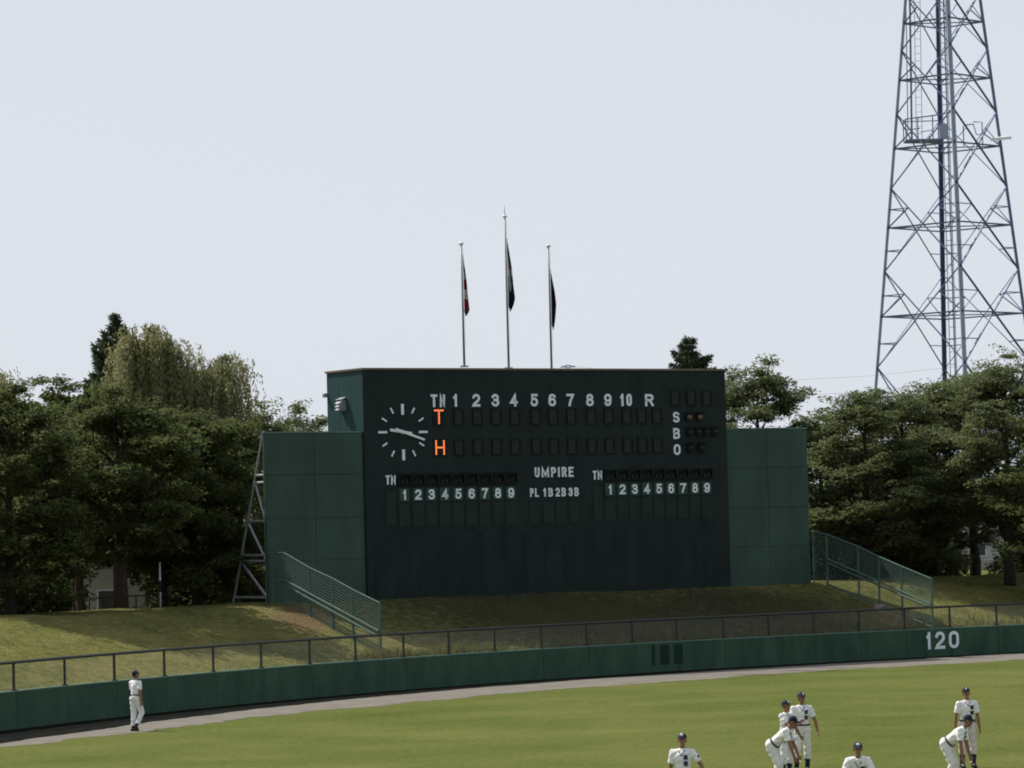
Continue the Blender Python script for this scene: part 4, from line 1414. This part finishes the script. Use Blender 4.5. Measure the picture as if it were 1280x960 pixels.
# weeds along the wall top and tufts over the bank
def blades(name, n, fn, hmin, hmax, m_):
    rnd = np.random.default_rng(len(name) + n)
    V = []
    for k in range(n):
        x, y, s = fn(rnd)
        z = bank_height(x, y) - .02
        h = (hmin + (hmax - hmin) * rnd.random() ** 1.6) * s
        a = rnd.random() * 6.28
        dx, dy = math.cos(a), math.sin(a)
        w = .012 + .012 * rnd.random()
        lx, ly = rnd.normal() * h * .3, rnd.normal() * h * .3
        V.append([(x - dx * w, y - dy * w, z), (x + dx * w, y + dy * w, z), (x + lx + dx * w * .3, y + ly + dy * w * .3, z + h), (x + lx - dx * w * .3, y + ly - dy * w * .3, z + h * .98)])
    return tag(link(name, quad_mesh(name, V), m_), kind='stuff')


L_weed = leaf_mat('weed_blade', (.070, .085, .022), (.20, .19, .07), .35)


def weed_pos(rnd):
    u = 455 + 850 * rnd.random()
    if rnd.random() < .35: u = 455 + 200 * rnd.random()
    i = min(max(wall_at(u), 2), len(WC) - 3)
    d = .25 + abs(rnd.normal()) * .45
    p = WC[i] + NRM[i] * d + TAN[i] * rnd.uniform(-.3, .3)
    clump = .55 + .6 * (.5 + .5 * math.sin(u * .09) * math.sin(u * .023 + 1)) + (.5 if 470 < u < 640 else 0)
    return p[0], p[1], clump


o = blades('weeds', 7000, weed_pos, .12, .42, L_weed)
tag(o, 'tall weeds growing along the foot of the bank behind the wall', 'weeds')


def tuft_pos(rnd):
    u = -60 + 1400 * rnd.random()
    i = min(max(wall_at(u), 2), len(WC) - 3)
    d = .3 + 9 * rnd.random()
    p = WC[i] + NRM[i] * d + TAN[i] * rnd.uniform(-.6, .6)
    return p[0], p[1], .6 + .8 * rnd.random()


L_tuft = leaf_mat('bank_blade', (.075, .085, .024), (.24, .205, .08), .35)
o = blades('grass_tufts', 22000, tuft_pos, .02, .065, L_tuft)
tag(o, 'short dry grass tufts all over the bank', 'grass')


# ------------------------------------------------------------------ people
def remesh(mb, name, voxel, smooth_it=6, fac=.5):
    me = mb.mesh(name)
    o = bpy.data.objects.new(name, me)
    COL.objects.link(o)
    r = o.modifiers.new('r', 'REMESH'); r.mode = 'VOXEL'; r.voxel_size = voxel; r.use_smooth_shade = True
    if smooth_it:
        s = o.modifiers.new('s', 'SMOOTH'); s.iterations = smooth_it; s.factor = fac
    dg = bpy.context.evaluated_depsgraph_get()
    out = bpy.data.meshes.new_from_object(o.evaluated_get(dg))
    bpy.data.objects.remove(o); bpy.data.meshes.remove(me)
    out.name = name
    out.polygons.foreach_set('use_smooth', [True] * len(out.polygons))
    return out


def basis(zv, yv):
    z = Vector(zv).normalized(); x = Vector(yv).cross(z).normalized(); y = z.cross(x)
    return Matrix((x, y, z)).transposed()


def person(loc, yaw, label, lean=0.0, twist=0.0, head=(0, 0), armR=None, armL=None, legR=None, legL=None, height=1.74, mark=False, emblem=True, feet_flat=True, group='ball players on the grass', long_legs=False, patch=False, scale_w=1.0):
    """local axes: x = the person's right, y = forward, z = up. arms: (upper dir, fore dir); legs: (thigh dir, shin dir)"""
    V3 = Vector
    k = height / 1.75
    rt = empty('person', loc, label, 'person', group, rz=yaw)
    D = lambda v: V3(v).normalized()
    hip = {1: V3((.088, 0, 0)), -1: V3((-.088, 0, 0))}
    legs = {1: legR or ((.04, .02, -1), (0, -.03, -1)), -1: legL or ((-.04, .02, -1), (0, -.03, -1))}
    arms = {1: armR or ((.22, .02, -1), (.06, .18, -1)), -1: armL or ((-.22, .02, -1), (-.06, .18, -1))}
    J = {}
    low = 0
    for s in (1, -1):
        kn = hip[s] + D(legs[s][0]) * .44
        an = kn + D(legs[s][1]) * .42
        J[s] = (kn, an)
        low = min(low, an.z)
    pel = V3((0, 0, -low + .085))
    for s in (1, -1): J[s] = (J[s][0] + pel, J[s][1] + pel); hip[s] = hip[s] + pel
    tu = V3((0, math.sin(lean), math.cos(lean)))                  # torso up
    tf = V3((0, math.cos(lean), -math.sin(lean)))                 # torso forward
    tx = Matrix.Rotation(twist, 3, tu) @ V3((1, 0, 0))
    tfw = tu.cross(tx)
    T = lambda x, y, z: pel + tx * x + tfw * y + tu * z
    B = Matrix((tx, tfw, tu)).transposed()
    neck = T(0, -.01, .52)
    ha, hp = head
    hu = (Matrix.Rotation(-hp, 3, tx) @ (tu * .45 + V3((0, 0, 1)) * .55)).normalized()
    hxv = Matrix.Rotation(ha, 3, 'Z') @ V3((1, 0, 0))
    hf = hu.cross(hxv).normalized(); hx = hf.cross(hu).normalized()
    HB = Matrix((hx, hf, hu)).transposed()
    hc = neck + hu * .165 + hf * .02
    Hd = lambda x, y, z: hc + hx * x + hf * y + hu * z
    sh = {s: T(.178 * s, -.01, .455) for s in (1, -1)}
    # pose of arms
    A = {}
    for s in (1, -1):
        e = sh[s] + D(arms[s][0]) * .285
        w = e + D(arms[s][1]) * .25
        A[s] = (e, w)
    # ---- body: one continuous surface
    mb = MB()
    mb.ellipsoid(T(0, 0, .04), (.150, .105, .13), B)
    mb.ellipsoid(T(0, .005, .20), (.128, .090, .16), B)
    mb.ellipsoid(T(0, 0, .36), (.155, .105, .17), B)
    mb.cone(T(-.13, -.01, .45), T(.13, -.01, .45), .062, .062)
    mb.cone(T(0, -.01, .46), neck + hu * .09, .062, .052)
    mb.ellipsoid(Hd(0, -.005, .03), (.074, .092, .098), HB)         # skull
    mb.ellipsoid(Hd(0, .022, -.05), (.055, .066, .075), HB)         # jaw
    mb.cone(Hd(0, .088, .005), Hd(0, .104, -.03), .009, .015, n=8)  # nose
    mb.ellipsoid(Hd(0, .080, .030), (.050, .014, .012), HB)         # brow
    mb.ellipsoid(Hd(0, .082, -.068), (.024, .012, .009), HB)
    mb.ellipsoid(Hd(0, .080, -.105), (.022, .016, .016), HB)        # chin
    for s in (1, -1): mb.ellipsoid(Hd(.078 * s, -.008, -.012), (.012, .022, .032), HB)
    for s in (1, -1):
        e, w = A[s]
        mb.cone(sh[s], e, .052, .040); mb.cone(e, e.lerp(w, .35), .040, .043); mb.cone(e.lerp(w, .35), w, .043, .028)
        # hand: palm, four unequal fingers that curl, thumb off the side
        fd = (w - e).normalized()
        inn = V3((-s, 0, 0)); inn = (inn - fd * inn.dot(fd)).normalized()      # palm faces the thigh
        fwd = fd.cross(inn) * s; fwd = fwd if fwd.y > 0 else -fwd
        HMx = Matrix((fwd, inn, fd)).transposed()
        pc = w + fd * .055
        mb.ellipsoid(pc, (.040, .018, .056), HMx)
        for q, (o_, L) in enumerate(((.030, .072), (.010, .080), (-.010, .074), (-.029, .058))):
            a0 = w + fd * .095 + fwd * o_
            a1 = a0 + (fd * .85 + inn * .4).normalized() * L * .55
            a2 = a1 + (fd * .5 + inn * .85).normalized() * L * .5
            mb.cone(a0, a1, .0098, .009, n=8); mb.cone(a1, a2, .009, .0075, n=8)
        t0 = w + fd * .035 + fwd * .032
        t1 = t0 + (fwd * .65 + fd * .75 + inn * .2).normalized() * .042
        mb.cone(t0, t1, .0125, .0105, n=8); mb.cone(t1, t1 + (fd * .9 + inn * .5).normalized() * .032, .0105, .008, n=8)
        kn, an = J[s]
        mb.cone(hip[s], kn, .085, .056); mb.cone(kn, kn.lerp(an, .3), .056, .056); mb.cone(kn.lerp(an, .3), an, .056, .038)
        sd = (kn - an).normalized()
        ft = V3((0, 1, 0)) if an.z < pel.z * .0 + .2 else (V3((0, 1, 0)) - sd * .8).normalized()
        if an.z > .16: ft = (V3((0, 1, 0)) - sd * V3((0, 1, 0)).dot(sd)).normalized() * .8 - sd * .5; ft.normalize()
        mb.cone(an, an + ft * .12 - V3((0, 0, .035)), .034, .026)
        A[(s, 'ft')] = ft
    body = link('body', remesh(mb, 'body', .0085, 3, .4), M_skin, rt)
    # ---- clothes
    mb = MB()
    mb.ellipsoid(T(0, 0, .08), (.168, .124, .13), B)
    mb.ellipsoid(T(0, .004, .21), (.158, .120, .18), B)
    mb.ellipsoid(T(0, .004, .345), (.180, .128, .175), B)
    mb.cone(T(-.135, -.01, .447), T(.135, -.01, .447), .082, .082)
    mb.cone(T(0, -.015, .44), T(0, -.012, .535), .09, .066, end1=False)
    for s in (1, -1):
        e, w = A[s]
        mb.cone(sh[s], sh[s].lerp(e, .74), .071, .069, end1=False)
    me = remesh(mb, 'jersey', .013, 8, .5)
    rnd = np.random.default_rng(abs(hash(label)) % 1000 if False else len(label) * 7)
    co = np.empty(len(me.vertices) * 3); me.vertices.foreach_get('co', co); co = co.reshape(-1, 3)
    nn = np.array([v.normal[:] for v in me.vertices])
    fold = np.sin(co[:, 0] * 31 + co[:, 2] * 22 + 2) * np.sin(co[:, 1] * 27 - co[:, 2] * 35) * .006 + np.sin(co[:, 2] * 60 + co[:, 0] * 40) * .003
    me.vertices.foreach_set('co', (co + nn * fold[:, None]).reshape(-1)); me.update()
    link('jersey', me, M_jersey, rt)
    mb = MB()
    mb.ellipsoid(T(0, -.008, .02), (.176, .138, .135), B)
    for s in (1, -1):
        kn, an = J[s]
        mb.cone(hip[s], kn, .112, .083); mb.cone(kn, kn.lerp(an, .86 if long_legs else .50), .083, .066 if long_legs else .076, end1=False)
    me = remesh(mb, 'trousers', .013, 8, .5)
    co = np.empty(len(me.vertices) * 3); me.vertices.foreach_get('co', co); co = co.reshape(-1, 3)
    nn = np.array([v.normal[:] for v in me.vertices])
    fold = np.sin(co[:, 2] * 42 + co[:, 0] * 25) * np.sin(co[:, 1] * 30 + 1) * .007
    me.vertices.foreach_set('co', (co + nn * fold[:, None]).reshape(-1)); me.update()
    link('trousers', me, M_pants2 if len(label) % 3 == 0 else M_pants, rt)
    # belt: a band round the waist
    mb = MB()
    ring = 22
    for z in (.085, .122):
        for i in range(ring):
            a = 2 * math.pi * i / ring
            mb.v.append(tuple(T(.182 * math.cos(a), .142 * math.sin(a), z)))
    for i in range(ring): mb.f.append((i, (i + 1) % ring, ring + (i + 1) % ring, ring + i))
    mb.build('belt', M_black, rt, True)
    for s in (1, -1):
        kn, an = J[s]
        mb = MB(); mb.cone(kn.lerp(an, .42), kn.lerp(an, .62), .066, .062, n=14); mb.cone(kn.lerp(an, .62), an, .062, .046, n=14); mb.build('sock', M_navy, rt, True)
        ft = A[(s, 'ft')]
        dn = V3((0, 0, -1)) if ft.z > -.3 else (J[s][1] - J[s][0]).normalized()
        mb = MB()
        heel, toe = an - ft * .045 + dn * .035, an + ft * .165 + dn * .045
        mb.cone(heel, an + ft * .06 + dn * .03, .052, .056, n=12); mb.cone(an + ft * .06 + dn * .03, toe, .056, .042, n=12)
        link('shoe', remesh(mb, 'shoe', .014, 3), M_black, rt)
    # ---- cap, hair, face
    mb = MB()
    nu_, nv_ = 20, 8
    cc = lambda a, b: Hd(.090 * math.cos(b) * math.cos(a), -.006 + .106 * math.cos(b) * math.sin(a), .035 + .098 * math.sin(b))
    for j in range(nv_):
        for i in range(nu_): mb.v.append(tuple(cc(2 * math.pi * i / nu_, .5 * math.pi * j / nv_)))
    mb.v.append(tuple(cc(0, math.pi / 2)))
    for j in range(nv_ - 1):
        for i in range(nu_): mb.f.append((j * nu_ + i, j * nu_ + (i + 1) % nu_, (j + 1) * nu_ + (i + 1) % nu_, (j + 1) * nu_ + i))
    for i in range(nu_): mb.f.append(((nv_ - 1) * nu_ + i, (nv_ - 1) * nu_ + (i + 1) % nu_, nv_ * nu_))
    cap = mb.build('cap', M_navy, rt, True)
    mb = MB()
    nb = 12
    for z in (0, .008):
        for i in range(nb + 1):
            a = math.pi * (.10 + .80 * i / nb)
            mb.v.append(tuple(Hd(.090 * math.cos(a), .100 * math.sin(a) - .004, .040 + z)))
        for i in range(nb + 1):
            a = math.pi * (.10 + .80 * i / nb)
            mb.v.append(tuple(Hd(.092 * math.cos(a), .100 * math.sin(a) + .085 * math.sin(a) ** 1.2, .040 + z - .022 * math.sin(a))))
    n1 = nb + 1
    for i in range(nb):
        mb.f += [(i, i + 1, n1 + i + 1, n1 + i), (2 * n1 + n1 + i, 2 * n1 + n1 + i + 1, 2 * n1 + i + 1, 2 * n1 + i), (n1 + i, n1 + i + 1, 3 * n1 + i + 1, 3 * n1 + i)]
    mb.build('brim', M_navy, cap)
    mb = MB()
    if mark: mb.ellipsoid(Hd(-.004, .088, .088), (.036, .018, .030), HB, 10, 6)
    else:
        for q in (-1, 0, 1): mb.cone(Hd(.012 * q, .094, .066), Hd(.012 * q * .3, .078, .100), .0055, .0055, n=6)
    mb.build('cap_badge', M_white, cap, True)
    mb = MB(); mb.ellipsoid(Hd(0, -.024, .0), (.080, .082, .062), HB); mb.build('hair', M_hair, rt, True)
    mb = MB(); 
    for s in (1, -1): mb.ellipsoid(Hd(.030 * s, .084, .008), (.013, .008, .006), HB, 8, 6)
    mb.build('eyes', M_eye, rt, True)
    mb = MB(); mb.ellipsoid(Hd(0, .093, -.068), (.022, .005, .005), HB, 8, 6); mb.build('mouth', M_lip, rt, True)
    mb = MB()
    for s in (1, -1): mb.cone(T(.055 * s, .068, .50), T(0, .118, .41), .009, .008, n=6)
    mb.build('collar', M_navy, rt, True)
    if emblem:
        # two bold brushed characters, one over the other, on the wearer's left breast
        for cz in (.385, .265):
            mb = MB()
            for (x0, z0, x1, z1, t) in ((-.042, .030, .042, .030, .011), (-.040, .004, .040, .004, .010), (0, .042, 0, -.040, .011), (-.036, -.030, .036, -.026, .011), (-.028, .028, -.030, -.030, .009), (.028, .028, .032, -.034, .009)):
                mb.cone(T(-.082 + x0 * .85, .127 - .05 * abs(-.082 + x0 * .85), cz + z0), T(-.082 + x1 * .85, .127 - .05 * abs(-.082 + x1 * .85), cz + z1), t, t, n=6)
            mb.build('chest_character', M_emblem, rt, True)
    if patch:
        e, w = A[-1]
        c_ = sh[-1].lerp(e, .38)
        mb = MB(); mb.ellipsoid(c_ + V3((-.062, .035, 0)), (.022, .022, .045), None, 8, 6); mb.build('sleeve_badge', M_emblem, rt, True)
    for ch in list(rt.children):
        pass
    rt.scale = (k * scale_w, k * scale_w, k)
    return rt


def yaw_of(fx, fy):
    """rotation that turns local +y (forward) to world (fx, fy); local +x is then the right hand side"""
    return math.atan2(fy, fx) - math.pi / 2


def face(deg): return math.radians(deg) - math.pi / 2


P = on_ground
person(P(170, 914), face(48), 'person in white uniform and dark cap walking alone along the gravel track', lean=.06, head=(-.35, -.15),
       armR=((.16, -.12, -1), (.04, .15, -1)), armL=((-.14, .25, -1), (-.02, .45, -1)), legL=((-.02, .05, -1), (0, -.10, -1)), legR=((.03, .36, -1), (-.05, -.55, -1)), height=1.76, emblem=False, long_legs=True)
person(P(1211, 960), face(-82), 'person in white uniform standing upright at the right, arms hanging, high dark socks', lean=.03, head=(-.15, -.28),
       armR=((.28, -.02, -1), (.10, .10, -1)), armL=((-.20, .03, -1), (-.10, .12, -1)), legR=((.11, .05, -1), (.02, -.06, -1)), legL=((-.06, .03, -1), (.0, -.04, -1)), height=1.78)
person(P(1184, 985), face(-22), 'person bending forward with hands on the knees in front of the upright player', lean=.92, head=(.05, -.1),
       armR=((.06, .03, -1), (-.04, .10, -1)), armL=((-.06, .10, -1), (.04, .25, -1)), legR=((.10, .42, -1), (0, -.42, -1)), legL=((-.10, .36, -1), (0, -.34, -1)), height=1.76)
person(P(1004, 965), face(-84), 'tallest person in the group of three, stepping forward with an arm swung out', lean=.04, head=(.35, -.12),
       armR=((.20, .1, -1), (.0, .35, -1)), armL=((-.46, .0, -1), (-.18, .18, -1)), legR=((.12, .26, -1), (.04, -.10, -1)), legL=((-.06, -.05, -1), (0, -.16, -1)), height=1.77)
person(P(983, 971), face(-38), 'person half hidden behind the bending player, forearm raised towards a team mate', lean=.10, head=(-.1, -.15),
       armR=((.10, .62, -.75), (-.25, .85, .30)), armL=((-.2, .35, -1), (.05, .5, -.7)), legR=((.10, .10, -1), (0, -.16, -1)), legL=((-.12, .05, -1), (0, -.1, -1)), height=1.67)
person(P(966, 986), face(-20), 'person bending low with one arm reaching down at the left of the three', lean=.88, head=(.05, -.05),
       armR=((.02, .42, -1), (-.02, .30, -1)), armL=((-.06, .30, -1), (.04, .40, -1)), legR=((.10, .46, -1), (0, -.40, -1)), legL=((-.10, .30, -1), (0, -.42, -1)), height=1.76)
person(P(856, 1034), face(-104), 'person cut off at the waist by the bottom edge, one elbow out, white cap badge', lean=.08, head=(.05, -.2),
       armR=((.22, -.10, -1), (.06, .3, -1)), armL=((-.62, -.05, -.85), (-.30, .35, -.8)), legR=((.08, .3, -1), (0, -.3, -1)), legL=((-.08, -.1, -1), (0, -.3, -1)), mark=True, height=1.74, patch=True)
person(P(1076, 1028), face(-98), 'crouching person of whom only capped head and shoulders rise above the bottom edge', lean=.72, head=(.10, -.35),
       armR=((.42, .25, -1), (-.25, .35, -1)), armL=((-.42, .25, -1), (.25, .35, -1)), legR=((.22, .62, -1), (0, -.62, -1)), legL=((-.22, .62, -1), (0, -.62, -1)), mark=True, height=1.74)
